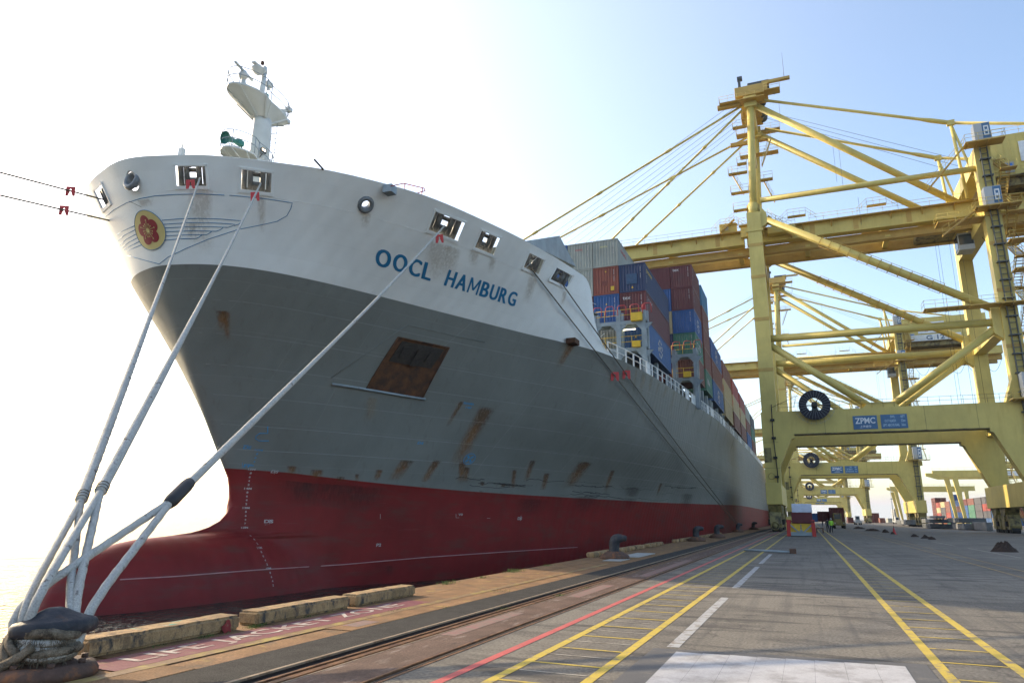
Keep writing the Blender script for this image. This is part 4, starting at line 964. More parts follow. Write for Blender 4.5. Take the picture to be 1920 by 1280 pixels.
lett(A1[1],'T.E.X',1.0,2.0,.25,2.0,'mark_white',False);lett(B1[1],'2-70',1.3,1.0,.8,2.6,'mark_white',False);lett(B3[0],'M-A',1.2,.9,.8,2.6,'mark_white',False)
def vert_id(c,x,z,n=9,end=True,st=.13):
    mb=MB()
    for k in range(n):
        if k in (4,): continue
        if end: mb.box(x,x+.05,-.014,-.008,z-k*st,z-k*st+.085)
        else: mb.box(1.222,1.228,x,x+.09,z-k*st,z-k*st+.085)
    obj('id_code',mb,M['mark_white'],c,world=False)
for S_ in (A1,A2,A3,B1,B3):
    for c in S_:
        if c: vert_id(c,.75,2.3);
for S_ in (A1,B1,C1):
    for c in S_: vert_id(c,.55,2.25,end=False,n=10,st=.15)
def warn(c,x,z,s=.16):
    mb=MB();mb.add([(x-s/2,-.016,z),(x+s/2,-.016,z),(x,-.016,z+s)],[(0,1,2)]);obj('warning_label',mb,M['yellowpaint'],c,world=False)
warn(A2[2],.0,2.2);warn(A1[2],.0,.35,.2);warn(A2[1],.0,1.75);warn(A1[0],.15,1.1,.2)
mb=MB();mb.box(.45,.78,-.02,-.006,.35,.75);obj('yellow_placard',mb,M['yellowpaint'],A2[2],world=False)
mb=MB();mb.box(-.55,.45,-.017,-.006,.75,1.75);obj('patch_panel',mb,mat('navy_patch',(.02,.06,.13),.6,var=.3,vs=3),A1[2],world=False)
mb=MB();mb.box(-.35,.1,-.017,-.006,.9,1.35);obj('stain',mb,mat('brick_stain',(.16,.04,.03),.7,var=.3,vs=3),A2[2],world=False)
# round logo marks on the blue sides
def hc_logo(c,y0,s):
    mb=MB();N=8
    for r0,r1,y in ((.85,.62,0),):
        for k in range(N):
            a=2*math.pi*k/N
            p=[(1.224,y0+y+math.cos(a+t)*r_*s*1.25,1.32+math.sin(a+t)*r_*s) for t,r_ in ((0,r0),(.5,r0),(.5,r1),(0,r1))];mb.add(p,[(0,1,2,3)])
    text_on(mb,'HC',lambda u,v:(1.226,y0-.55*s+u,1.0+v),w=1.1*s,h=.62*s,bold=.03);obj('round_logo',mb,M['mark_white'],c,world=False)
hc_logo(A1[0],6.2,1.1);hc_logo(B1[2],3,.9);hc_logo(C1[0],6,1.1);hc_logo(C1[2],6,1.1)
# hatch coaming, pedestals and lashing bridges (parts of the ship)
mb=MB()
for y0,y1,x1 in ((60.5,74,-14.2),(77,92,-12.2),(92.5,105.2,-12.2),(106.6,119.4,-12.2),(121,133.8,-12.2),(135,147.8,-12.2),(149,162,-12.2),(163,176,-12.2)):
    mb.box(XC-13,x1,y0,y1,13.05,16.15)
obj('hatch_coaming',mb,M['dark'],ship)
for y in (61.3,67,73,78,84,88,91.3,93,99,104.6,107,113,119,121.4,127,133.2,135.4,141,147.2,149.5,155,161.4,164,170):
    x=-12.3 if y<75 else -10.2
    mb=MB();mb.box(x-.35,x-.0,y,y+.5,13.0,16.28);obj('container_pedestal',mb,M['steelgrey'],ship)
def lbridge(Y,posts,ztop,zb,beams,zlow=13.0,yb=1.1):
    mb=MB()
    for px in posts:
        for dy in (0,yb): mb.box(px-.2,px+.2,Y+dy-.16,Y+dy+.16,zlow,ztop)
    x0,x1=min(posts)-.2,max(posts)+.2
    for z in beams:
        for dy in (0,yb): mb.box(x0,x1,Y+dy-.13,Y+dy+.13,z-.32,z)
        mb.box(x0,x1,Y,Y+yb,z,z+.05)
        for px in posts:
            for s in (-1,1): mb.add([(px+s*.19,Y-.1,z-.31),(px+s*.75,Y-.1,z-.31),(px+s*.19,Y-.1,z-.95),(px+s*.19,Y+.1,z-.31),(px+s*.75,Y+.1,z-.31),(px+s*.19,Y+.1,z-.95)],[(0,1,2),(3,5,4),(0,2,5,3),(1,4,5,2),(0,3,4,1)])
    obj('lashing_bridge',mb,M['steelgrey'],ship)
    mb=MB()
    for z in beams:
        for hh in (.55,1.05): mb.tube([(x0,Y-.12,z+hh),(x1,Y-.12,z+hh)],.028,5)
        x=x0
        while x<x1: mb.tube([(x,Y-.12,z),(x,Y-.12,z+1.05)],.025,5);x+=1.2
    obj('bridge_handrail',mb,M['yellowpaint'],ship)
    mb=MB()
    for px in posts:
        for dx in (-.75,.35):
            mb.tube([(px+dx-.35,Y-.3,beams[0]+.5),(px+dx-.35,Y-.3,beams[0]+1.25),(px+dx-.2,Y-.3,beams[0]+1.4),(px+dx+.3,Y-.3,beams[0]+1.4),(px+dx+.4,Y-.3,beams[0]+1.25),(px+dx+.4,Y-.3,beams[0]+.5)],.035,5)
    obj('lashing_hoop',mb,M['red_rail'],ship)
P1=[ony(1207,600,59.2).x,ony(1160,600,59.2).x];P1.append(2*P1[1]-P1[0]);zt1=ony(1207,577,59.2).z;b1_=ony(1185,601,59.2).z;b2_=ony(1185,652,59.2).z
lbridge(59.2,P1,zt1,13,[b1_,b2_])
for px,py,w_,h_,Y in ((1194,594,1.0,.75,59.0),(1194,645,.7,.55,59.0)):
    q=ony(px,py,Y);mb=MB();mb.bbox(q.x-w_/2,q.x+w_/2,Y-.25,Y+.1,q.z-h_/2,q.z+h_/2,.03);obj('yellow_junction_box',mb,M['yellowpaint'],ship)
mb=MB();q=ony(1206,576,59.0);mb.box(q.x-.18,q.x+.18,59.0,59.4,q.z-.2,q.z+.3);obj('post_cap',mb,M['red_rail'],ship)
P2=[ony(1303,660,75.8).x,ony(1263,660,75.8).x];lbridge(75.8,P2,ony(1303,652,75.8).z,13,[ony(1285,664,75.8).z,ony(1285,708,75.8).z])
q=ony(1289,702,75.6);mb=MB();mb.bbox(q.x-.4,q.x+.4,75.3,75.6,q.z-.3,q.z+.3,.03);obj('yellow_junction_box',mb,M['yellowpaint'],ship)
for Y in (105.4,119.9,133.9,148.1): lbridge(Y,[-10.6,-13.1],19.6,13,[19.2,16.4])
q=ony(1171,616,59.6);mb=MB();mb.box(q.x-.9,q.x+.9,60.0,60.08,q.z-.04,q.z+.04);obj('strip_light',mb,mat('strip_glow',(1,.95,.7),.5,emit=((1,.9,.6),2)),ship)
# ------------------------------------------------------------------ quay cranes (built once at Y0, then copied)
Y0=104.
crane=thing('quay_crane','nearest yellow quay crane, its portal beam signed ZPMC with a large black cable reel','crane',(11,Y0,0),group='yellow quay cranes in a row along the quay')
FR=((0.,1.7),(18.2,19.9))
def cp(name,mb,m,parent=crane,label=None): 
    mb.v=[(x,y+Y0,z) for x,y,z in mb.v];return obj(name,mb,M[m] if isinstance(m,str) else m,parent,label=label)
for ya,yb in FR:
    mb=MB();mb.prism([(-4.9,16.15),(-4.9,6.3),(-2.9,6.3),(-2.9,8.6),(-1.15,12.35),(-.75,12.45),(-.75,12.95),(22.1,12.95),(22.1,12.55),(22.5,12.4),(25.05,6.4),(27.3,6.4),(27.3,15.0),(27.9,15.0),(27.9,16.15)],'y',ya,yb);p=cp('portal_frame',mb,'yel')
    mb=MB();mb.box(-.74,22.1,ya-.18,yb+.18,12.9,13.0);cp('bottom_flange',mb,'yel_dirty',p)
    mb=MB();mb.prism([(-4.75,16.15),(-2.75,16.15),(-2.75,46.5),(-4.75,46.5)],'y',ya+.02,yb-.02)
    mb.box(-4.95,-2.55,ya-.1,yb+.1,43.4,43.7);cp('seaside_leg',mb,'yel')
    mb=MB();mb.prism([(25.3,16.15),(27.2,16.15),(27.2,51.2),(25.3,51.2)],'y',ya+.02,yb-.02);mb.prism([(24.3,16.15),(25.3,16.15),(25.3,19.0)],'y',ya+.1,yb-.1);cp('landside_leg',mb,'yel')
    yc=(ya+yb)/2
    def tube(nm,a,b,r,y=yc,m='yel',ext=None):
        mb=MB();mb.tube([(a[0],y,a[1]),(b[0],y,b[1])],r,16);return cp(nm,mb,m)
    tube('tie_tube',(-2.8,26.9),(25.4,26.7),.52)
    tube('tie_tube',(-2.6,48.6),(25.4,48.5),.42)
    tube('brace_tube',(-3.,26.0),(9.6,16.0),.48);tube('brace_tube',(24.9,26.0),(11.0,16.0),.48)
    d=tube('diagonal_tube',(-3.2,46.0),(25.3,28.2),.54)
    for pp in ([(8.0,16.1),(12.6,16.1),(11.9,16.9),(8.8,16.9)],[(24.3,25.2),(25.35,24.2),(25.35,29.4),(24.3,28.6)],[(-2.75,47.5),(-1.9,46.2),(-1.9,44.6),(-2.75,44.0)]): mb=MB();mb.prism(pp,'y',ya+.28,yb-.28);cp('gusset_plate',mb,'yel')
    mb=MB();a=Vector((-3.2,yc,46.0));b=Vector((25.3,yc,28.2));dd=(b-a).normalized();up=Vector((0,1,0));nn=dd.cross(up)
    for k in range(7,20):
        c=a.lerp(b,k/24.);pts=[c+(up*math.cos(t)+nn*math.sin(t))*.68 for t in [2*math.pi*j/12 for j in range(13)]];mb.tube(pts,.06,4)
    for o_ in ((.78,.0),(-.6,.5),(-.6,-.5),(.2,.78)): mb.tube([a.lerp(b,7/24.)+nn*o_[0]+up*o_[1],a.lerp(b,19/24.)+nn*o_[0]+up*o_[1]],.035,4)
    cp('climbing_cage',mb,'yel_in',d)
# cross beams along the rail
for nm,x0,x1,z0,z1,y0,y1 in (('sill_beam',-4.9,-2.9,3.5,6.3,-2.2,22.1),('sill_beam',25.0,27.3,3.4,6.4,-2.6,22.4),('cross_beam',-4.6,-2.9,13.6,15.6,1.7,18.2),('cross_beam',25.4,27.1,13.6,15.6,1.7,18.2),
    ('cross_beam',-4.7,-2.8,46.2,48.4,1.5,18.4),('cross_beam',25.3,27.2,41.0,43.2,1.7,18.2),('cross_beam',-4.6,-2.9,41.0,43.2,1.7,18.2),('cross_beam',25.3,27.2,49.0,51.2,1.7,18.2),('cross_beam',25.45,27.05,26.0,27.6,1.7,18.2)):
    mb=MB();mb.bbox(x0,x1,y0,y1,z0,z1,.05);cp(nm,mb,'yel')
# bogies
for x in (-3.9,26.15):
    for y in (-2.0,2.9,14.6,19.6):
        mb=MB();mb.prism([(y-1.1,3.4),(y+2.2,3.4),(y+1.6,2.4),(y+.9,2.3),(y+.2,2.3),(y-.5,2.4)],'x',x-.85,x+.85)
        for yy in (y-.75,y+1.85): mb.prism([(yy-.85,1.0),(yy-.6,2.0),(yy-.25,2.5),(yy+.25,2.5),(yy+.6,2.0),(yy+.85,1.0),(yy+.7,.5),(yy-.7,.5)],'x',x-.7,x+.7)
        mb.box(x-.9,x+.9,y-.1,y+1.2,1.7,2.3)
        bg_=cp('bogie',mb,'yel_dirty')
        mb=MB()
        for yy in (y-1.25,y-.3,y+1.4,y+2.3):
            c=(x,yy,.42)
            vs=[];n=18
            for xx in (-.5,.5):
                for j in range(n):
                    a=2*math.pi*j/n;vs.append((x+xx,yy+.40*math.cos(a),.41+.40*math.sin(a)))
            mb.add(vs,[tuple(range(n))[::-1],tuple(range(n,2*n))]+[(j,(j+1)%n,(j+1)%n+n,j+n) for j in range(n)])
        cp('rail_wheels',mb,'dark',bg_)
        mb=MB();mb.bbox(x-.95,x-.45,y-.9,y-.3,.9,1.6,.05);mb.bbox(x+.45,x+.95,y+1.4,y+2.0,.9,1.6,.05);cp('travel_motor',mb,'dark',bg_)
mb=MB();mb.bbox(-2.7,-1.5,-3.4,-1.9,.2,1.2,.04);mb.bbox(-2.6,-1.6,-3.3,-2.0,1.2,1.9,.04);cp('yellow_box',mb,'yel')
mb=MB();mb.torus((-4.0,-3.6,.75),.5,.09,'y',20,6);mb.tube([(-4,-3.2,.75),(-4,-3.75,.75)],.3,12);mb.box(-4.6,-3.4,-3.3,-2.4,.4,1.7);cp('buffer',mb,'yel_dirty')
# apex and A-frame
AN=(-3.0,2.6,66.3);AF=(-2.8,12.6,66.3)
for a,b in (((-3.75,.85,46.5),AN),((-3.75,19.05,46.5),AF)):
    mb=MB();mb.tube([a,b],.55,18);mb.tube([(a[0],a[1],46.3),(a[0],a[1],48.2)],.75,12);cp('mast_leg',mb,'yel')
mb=MB();mb.tube([AN,AF],.55,14);mb.bbox(-3.9,-2.0,1.8,3.5,65.4,67.3,.08);mb.bbox(-3.7,-1.9,11.8,13.4,65.4,67.3,.08);mb.tube([(-3.2,3,60),(-3.2,12.5,60)],.3,10);cp('apex_beam',mb,'yel')
for a,b in (((-2.3,2.9,66.0),(24.2,6.2,45.7)),((-2.2,12.5,66.0),(24.0,13.2,45.7))):
    mb=MB();mb.tube([a,b],.49,18);cp('backstay_tube',mb,'yel')
for y0,y1 in ((3.2,4.0),(12.4,15.0)):
    mb=MB();a=Vector((-1.2,y0,66.9));b=Vector((24.,y1,57.6));c=Vector((46,y1,52.5));mb.tube([a,a.lerp(b,.85),a.lerp(b,.90),a.lerp(b,.97),b],[.22,.22,.33,.33,.25],10);mb.tube([b,c],.22,10);mb.bbox(b.x-.5,b.x+.5,b.y-.25,b.y+.25,b.z-.4,b.z+.4,.05);cp('upper_stay',mb,'yel')
    mb=MB();mb.tube([(24,y1,57.4),(24.6,y1,45.6)],.22,8);mb.tube([(24,y1,57.4),(26.5,y1,45.6)],.18,8);cp('stay_post',mb,'yel')
# handrail helper
def rail(mb,pts,h=1.05,step=1.6,r=.028,th=True):
    pts=[Vector(p) for p in pts]
    for hh in (h,h*.52): mb.tube([p+Vector((0,0,hh)) for p in pts],r,4)
    for a,b in zip(pts,pts[1:]):
        n=max(1,int((b-a).length/step))
        for k in range(n+1):
            p=a.lerp(b,k/n);mb.tube([p,p+Vector((0,0,h))],r,4)
PLN=['leg_platform']
def platform(mb,rm,x0,x1,y0,y1,z,th=.12,sides='nsew'):
    pb=MB();pb.box(x0,x1,y0,y1,z-th,z)
    for k in range(int((x1-x0)/1.2)): pb.box(x0+.3+k*1.2,x0+.4+k*1.2,y0+.05,y1-.05,z-th-.1,z-th)
    rm=MB();o_=cp(PLN[0],pb,'yel_in')
    e={'s':((x0,y0,z),(x1,y0,z)),'n':((x0,y1,z),(x1,y1,z)),'w':((x0,y0,z),(x0,y1,z)),'e':((x1,y0,z),(x1,y1,z))}
    for s in sides: rail(rm,e[s],step=1.3)
    cp('handrail',rm,'yel',o_)
# apex platform with sheaves
PLN[0]='apex_platform';mb=MB();rm=MB();platform(mb,rm,-7.6,-.8,.8,2.6,66.4);platform(mb,rm,-6.0,1.2,12.8,14.4,67.0);platform(mb,rm,-4.4,-1.6,3.7,11.5,67.35,sides='we');platform(mb,rm,-5.6,.6,11.8,13.2,62.3);platform(mb,rm,-.8,1.6,1.4,3.2,67.6);pass
for q in ((-5.2,-.2,2.2,5.6,67.7,69.4,.05),(-4.8,-1.4,8.6,12.2,67.6,69.0,.05),(-8.0,-4.5,1.6,2.4,65.9,66.5,.05),(-7.0,-4.2,11.8,12.5,64.4,65.0,.05)):
    mb=MB();mb.bbox(*q);cp('sheave_housing',mb,'yel_in')
mb=MB();mb.box(-1.,3.2,2.4,3.0,69.4,69.8)
ap_=cp('davit_arm',mb,'yel_in')
mb=MB()
for y in (4.5,6.2,9.4,11.0):
    mb.tube([(-3.9,y-.16,68.5),(-3.9,y+.16,68.5)],.9,18);mb.tube([(-1.4,y-.16,68.2),(-1.4,y+.16,68.2)],.8,18)
mb.box(-4.6,-4.2,2.5,2.9,69.4,71.0);mb.bbox(-4.7,-3.9,2.4,3.1,70.9,71.5,.05);mb.bbox(-3.2,.1,2.5,5.2,69.45,70.0,.1);cp('sheave_block',mb,'mast_dark',ap_)
mb=MB();mb.tube([(2.4,3,69.5),(2.4,3,74.5)],[.05,.02],5);mb.tube([(1.4,12,67.5),(1.4,12,71.)],[.05,.02],5);cp('antenna',mb,'wire',ap_)
# girders and boom
for y0,y1 in ((5.3,6.9),(12.9,14.5)):
    mb=MB();mb.bbox(-56,-5.6,y0,y1,43.5,45.6,.06);cp('boom_girder',mb,'yel')
    mb=MB();mb.bbox(-5.2,50,y0,y1,43.5,45.6,.06);cp('main_girder',mb,'yel')
    ym=y1+.05 if y0<8 else y0-1.0
    mb=MB();mb.box(-55.5,50,ym,ym+.9,42.3,43.45);mb.box(-55.5,50,ym+.3,ym+.5,43.45,43.6);mb.box(-55.5,50,ym-.1,ym+1.0,42.2,42.32);cp('trolley_rail_beam',mb,'yel_in')
    rm=MB();o_=-.9 if y0<8 else 2.5;yy=y0+o_
    fl_=MB();fl_.box(-54,48,yy if y0<8 else yy-.9,(yy+.85) if y0<8 else yy,45.45,45.58);rail(rm,[(-54,yy,45.6),(2.,yy,45.6)],step=1.9);rail(rm,[(4,yy,45.6),(24,yy,45.6)],step=1.9)
    for x in range(-53,48,4): fl_.add([(x,y0 if y0<8 else y1,44.6),(x,yy,45.45),(x,y0 if y0<8 else y1,45.45),(x+.12,y0 if y0<8 else y1,44.6),(x+.12,yy,45.45),(x+.12,y0 if y0<8 else y1,45.45)],[(0,1,2),(3,5,4),(0,3,4,1),(1,4,5,2)])
    # raised hump of the walkway near the hinge and at mid span
    for xa in (2.,13.,-8.):
        rail(rm,[(xa-2.4,yy,45.6),(xa-1.0,yy,46.9),(xa+1.6,yy,46.9),(xa+3.0,yy,45.6)],step=.8);fl_.box(xa-1.0,xa+1.6,yy,yy+.8,46.78,46.9)
    wk=cp('walkway',fl_,'yel_in');cp('walkway_handrail',rm,'yel',wk)
for x in (-54,-42,-30,-18,-7,3,14,23,34,45):
    mb=MB();mb.bbox(x,x+1.1,6.9,12.9,44.1,45.3,.05);mb.box(x+.2,x+.9,6.9,12.9,42.5,42.8);cp('girder_tie',mb,'yel')
# forestays and hoist ropes
def stayx(target_px,y,z):
    return ony(*target_px,Y0+y)
def line_end(pxp,apex,y,z):
    """where the line from apex through the point seen at pxp meets height z in plane y"""
    best=None
    for i in range(300):
        x=-8-i*.17;a=Vector((apex[0],apex[1]+Y0,apex[2]));b=Vector((x,y+Y0,z))
        for k in range(1,40):
            q=a.lerp(b,k/40.)-Vector((0,0,H));c=q.dot(ROWS[2]);px=CX+F*q.dot(ROWS[0])/c;py=CY+F*q.dot(ROWS[1])/c;d=math.hypot(px-pxp[0],py-pxp[1])
            if best is None or d<best[0]: best=(d,x)
    return best[1]
ST=[]
for pxp,apx,y in (((1003,433),(-4.2,2.6,66.2),6.1),((1090,424),(-4.0,12.6,66.0),13.7),((1160,436),(-4.2,2.8,65.6),6.1),((1205,448),(-4.0,12.4,65.4),13.7)):
    xe=line_end(pxp,apx,y,45.8);ST.append(xe)
    a=Vector(apx);b=Vector((xe,y,45.7));mb=MB();pts=[a];rr=[.19]
    for k in (1,2,3):
        t=k/4.
        for dt,r_ in ((-.012,.18),(-.008,.27),(.008,.27),(.012,.18)): pts.append(a.lerp(b,t+dt));rr.append(r_)
    pts.append(b);rr.append(.18);mb.tube(pts,rr,8);cp('forestay',mb,'yel')
mb=MB()
for k in range(7): mb.tube([(-5.5,3+k*1.4,67.2),(-45+k*1.2,6.4+k*1.0,46.5)],.028,4)
for k in range(3): mb.tube([(-2,6+k,67),(27,7+k*2,52)],.028,4)
for x,y,z0_,z1_ in ((9.2,5.,50.2,57.5),(9.0,12.4,55,63),(11,4.6,44,48.4)): mb.tube([(x,y,z0_),(x,y,z1_)],.03,4)
cp('hoist_ropes',mb,'wire')
# trolley cables hanging under the landside girder
mb=MB()
for k in range(6):
    x0=26+k*4;mb.tube([(x0+4*t,8,42.2-3.0*math.sin(math.pi*t)) for t in [i/8 for i in range(9)]],.05,4)
for x in (20.8,21.2,22.6,24): mb.tube([(x,9,42),(x,9,17)],.022,4)
cp('festoon_cable',mb,'dark')
# machinery house
mb=MB();mb.bbox(27.8,47,3.2,16.8,47.4,54.0,.06)
for k in range(24): mb.box(27.9+k*.8,27.94+k*.8,3.17,3.2,47.6,53.8)
mh=cp('machinery_house',mb,'yel')
mb=MB();mb.box(27.6,47.2,3.0,17,46.2,47.4);cp('house_floor',mb,'yel_dirty',mh)
rm=MB();rail(rm,[(27.8,3.2,54),(47,3.2,54),(47,16.8,54),(27.8,16.8,54),(27.8,3.2,54)],step=1.8);rail(rm,[(27,2.0,47.4),(47,2.0,47.4)],step=1.5);mb=MB();mb.box(27,47,2.0,3.2,47.28,47.4);cp('house_walkway',mb,'yel_dirty',mh);cp('house_handrail',rm,'yel',mh)
mb=MB();mb.box(31.3,37.5,3.02,3.14,49.6,52.6);bd=cp('logo_board',mb,'signwhite',mh)
mb=MB()
def band(mb,pts,w,y):
    for a,b in zip(pts,pts[1:]):
        a,b=Vector((a[0],0,a[1])),Vector((b[0],0,b[1]));d=(b-a).normalized();n=Vector((-d.z,0,d.x))*w/2;a=a-d*w*.3;b=b+d*w*.3
        mb.add([(p.x,y,p.z) for p in (a-n,b-n,b+n,a+n)],[(0,1,2,3)])
band(mb,[(33.1,50.1),(33.1,51.9),(34.2,51.9)]+[(34.2+.62*math.sin(t),51.28+.62*math.cos(t)) for t in [math.pi*k/8 for k in range(9)]]+[(33.9,50.66)],.16,3.0);cp('logo_mark',mb,'signblue',mh)
mb=MB();band(mb,[(33.45,50.1),(33.45,51.55),(34.15,51.55)]+[(34.15+.3*math.sin(t),51.25+.3*math.cos(t)) for t in [math.pi*k/6 for k in range(7)]],.2,2.995);mb2=mb;cp('logo_mark',mb2,mat('logo_red_line',(.5,.06,.06),.5),mh)
mb=MB();mb.box(29.3,30.4,3.06,3.16,48.2,49.8);cp('house_window',mb,'cabwhite',mh);mb=MB();mb.box(29.5,30.2,3.0,3.06,48.5,49.5);cp('house_window_pane',mb,'logoblue',mh)
# lift rack and cages on the near landside leg
mb=MB()
for x in (25.95,26.75): mb.box(x-.05,x+.05,-.42,-.02,2.2,51)
for k in range(60):
    z=2.4+k*.82;mb.box(25.95,26.75,-.35,-.28,z,z+.08)
    if k%3==0: mb.box(25.7,27.0,-.5,-.0,z,z+.16)
cp('lift_rack',mb,'mast_dark')
def sgn8(mb,x0,z0,w,h,y):
    for a,b,c,d in ((0,0,.22,1),(.78,0,1,1),(0,0,1,.14),(0,.86,1,1),(.3,.4,.7,.6)): mb.box(x0+a*w,x0+c*w,y-.02,y,z0+b*h,z0+d*h)
def cabin(x,z,tall=2.3,w=1.9):
    mb=MB();mb.bbox(x,x+w,-1.9,-.45,z,z+tall,.04);c=cp('lift_cabin',mb,'cabwhite')
    mb=MB();mb.box(x+w*.5,x+w*.96,-1.95,-1.905,z+.1,z+tall-.1);cp('blue_panel',mb,'signblue',c)
    mb=MB();sgn8(mb,x+w*.58,z+.45,w*.3,tall-.95,-1.96);cp('white_sign',mb,'signwhite',c)
for x,z,t in ((25.2,51.4,2.4),(25.2,42.0,2.5),(25.9,16.5,3.0)): cabin(x,z,t)
PLN[0]='leg_platform';mb=MB();rm=MB()
for x0,x1,z in ((24.0,28.6,51.3),(24.0,29.2,41.9),(24.6,29.5,16.35),(16.5,28.2,28.6)):
    platform(mb,rm,x0,x1,-2.1,-.05,z,.14,'swe')
for z in (33.,37.): platform(mb,rm,27.2,29.6,-1.8,.2,z,.12,'swe')
platform(mb,rm,19.8,27.6,-.1,2.4,41.2,.12,'sw')
for x0,z0_,x1,z1_ in ((19.,45.6,24.,51.2),(20,38.8,24.2,41.8)): mb.beam((x0,-.8,z0_),(x1,-.8,z1_),.9,.12);rail(rm,[(x0,-1.2,z0_),(x1,-1.2,z1_)],step=.9);
pf=cp('inclined_walkway',mb,'yel_in');cp('walkway_handrail',rm,'yel',pf)
# zigzag stairs beside the landside leg
mb=MB();rm=MB();z=16.3;k=0
while z<48:
    y0,y1=(-.5,3.6) if k%2==0 else (3.6,-.5);z1_=z+3.1
    n=10
    for i in range(n):
        t=(i+.5)/n;yy=y0+(y1-y0)*t;mb.box(27.9,28.9,yy-.13,yy+.13,z+3.1*t-.02,z+3.1*t+.03)
    for x in (27.9,28.9): mb.beam((x,y0,z),(x,y1,z1_),.05,.24);rail(rm,[(x,y0,z),(x,y1,z1_)],step=1.2)
    mb.box(27.7,29.6,y1-.6,y1+.6,z1_-.1,z1_);rail(rm,[(27.7,y1+(.6 if k%2==0 else -.6),z1_),(29.6,y1+(.6 if k%2==0 else -.6),z1_)],step=.9)
    z=z1_;k+=1
st_=cp('access_stairs',mb,'yel_in');cp('stair_handrail',rm,'yel',st_);mb=MB();rm=MB()
z=.6;k=0
while z<15:
    y0,y1=(18.5,22.) if k%2==0 else (22.,18.5);z1_=z+2.6
    for i in range(8):
        t=(i+.5)/8;yy=y0+(y1-y0)*t;mb.box(27.7,28.6,yy-.13,yy+.13,z+2.6*t-.02,z+2.6*t+.03)
    for x in (27.7,28.6): mb.beam((x,y0,z),(x,y1,z1_),.05,.2);rail(rm,[(x,y0,z),(x,y1,z1_)],step=1.2)
    z=z1_;k+=1
st_=cp('access_stairs',mb,'yel_dirty');cp('stair_handrail',rm,'yel',st_)
# platforms and stairs up the seaside mast
PLN[0]='mast_platform';mb=MB();rm=MB()
for x0,x1,y0,y1,z in ((-6.6,-4.3,.6,1.5,47.6),(-6.0,-4.2,.4,1.3,44.9),(-6.8,-4.2,.8,1.7,50.6),(-7.0,-4.2,1.0,1.9,54.0),(-5.6,-4.2,1.2,2.1,55.6),(-5.9,-3.9,1.6,2.5,62.2),(-2.4,-.6,1.,1.9,52.2),(-2.2,-.8,1.4,2.3,59.2)):
    platform(mb,rm,x0,x1,y0,y1,z,.14 if x0<-5 else .16,'swe')
for a,b in (((-.6,2.2,48.6),(-1.9,2.2,52.2)),((-2.,2.4,55),(-.4,2.4,59.2)),((-2.2,2,46),(1.5,2,43.8)),((-5,2,50.6),(-6.5,2,54.2)),((1.5,4.9,43.6),(-1.8,4.9,47.6)),((-9,4.4,45.7),(-6.8,4.4,47.6))):
    mb.beam(a,b,.7,.12);rail(rm,[(a[0],a[1]-.4,a[2]),(b[0],b[1]-.4,b[2])],step=.8)
mp_=cp('mast_stairs',mb,'yel_in');cp('mast_handrail',rm,'yel',mp_)
mb=MB();mb.bbox(-9.2,-6.6,4.6,6.6,45.7,47.2,.05);mb.bbox(-6.,-3.,4.3,5.3,44.4,46.4,.05);mb.bbox(-2,2,3.8,5.2,44.2,45.2,.05);hg=cp('hinge_machinery',mb,'yel');mb=MB();mb.bbox(-8.4,-7.8,4.45,4.6,46.0,46.8,.02);mb.bbox(.2,1.2,3.6,3.82,44.6,45.2,.02);cp('control_box',mb,'cabwhite',hg)
# portal beam walkway rail
rm=MB();rail(rm,[(-2.6,.1,16.2),(25,.1,16.2)],step=1.3);cp('portal_handrail',rm,'yel_dirty');rm=MB();rail(rm,[(-2.6,18.3,16.2),(25,18.3,16.2)],step=1.3);cp('portal_handrail',rm,'yel_dirty')
# cable reel
mb=MB();n=40;c=(2.15,-.75,16.75);vs=[]
for y in (-.95,-.45):
    for r_ in (1.0,2.02):
        for j in range(n):
            a=2*math.pi*j/n;vs.append((c[0]+r_*math.cos(a),y,c[2]+r_*math.sin(a)))
fs=[]
for j in range(n):
    k=(j+1)%n;fs+=[(j,k,n+k,n+j),(2*n+j,3*n+j,3*n+k,2*n+k),(n+j,n+k,3*n+k,3*n+j),(j,2*n+j,2*n+k,k)]
mb.add(vs,fs)
for r_ in (1.15,1.35,1.55,1.75,1.95): mb.torus((c[0],-.97,c[2]),r_,.06,'y',36,4)
rl_=cp('cable_reel',mb,'reel')
mb=MB();mb.tube([(c[0],-1.2,c[2]),(c[0],.1,c[2])],.42,16);mb.prism([(c[0]-.5,c[2]-1.1),(c[0]+.5,c[2]-1.1),(c[0]+.3,c[2]),(c[0]-.3,c[2])],'y',-.4,-.1)
for k in range(6):
    a=math.pi*k/3;mb.beam((c[0],-.6,c[2]),(c[0]+1.05*math.cos(a),-.6,c[2]+1.05*math.sin(a)),.08,.08)
cp('reel_hub',mb,'dark',rl_)
mb=MB()
for k in range(28):
    a=2*math.pi*k/28;mb.tube([(c[0]+.5*math.cos(a),-1.05,c[2]+.5*math.sin(a)),(c[0]+2.7*math.cos(a),-1.0,c[2]+2.7*math.sin(a))],.02,4)
mb.torus((c[0],-1.0,c[2]),2.55,.018,'y',40,4);cp('reel_spokes',mb,'steelgrey',rl_)
mb=MB();mb.tube([(-3.4,-.25,17.2),(-3.5,-.25,13),(-3.3,-.25,8),(-3.5,-.25,2.)],.07,5);mb.tube([(-.5,-.6,17.9),(-3.3,-.3,16.8)],.04,4)
for z in (15,12.5,9.8,7.2,4.6): mb.box(-3.7,-3.15,-.35,-.0,z-.15,z+.15)
cp('power_cable',mb,'dark')
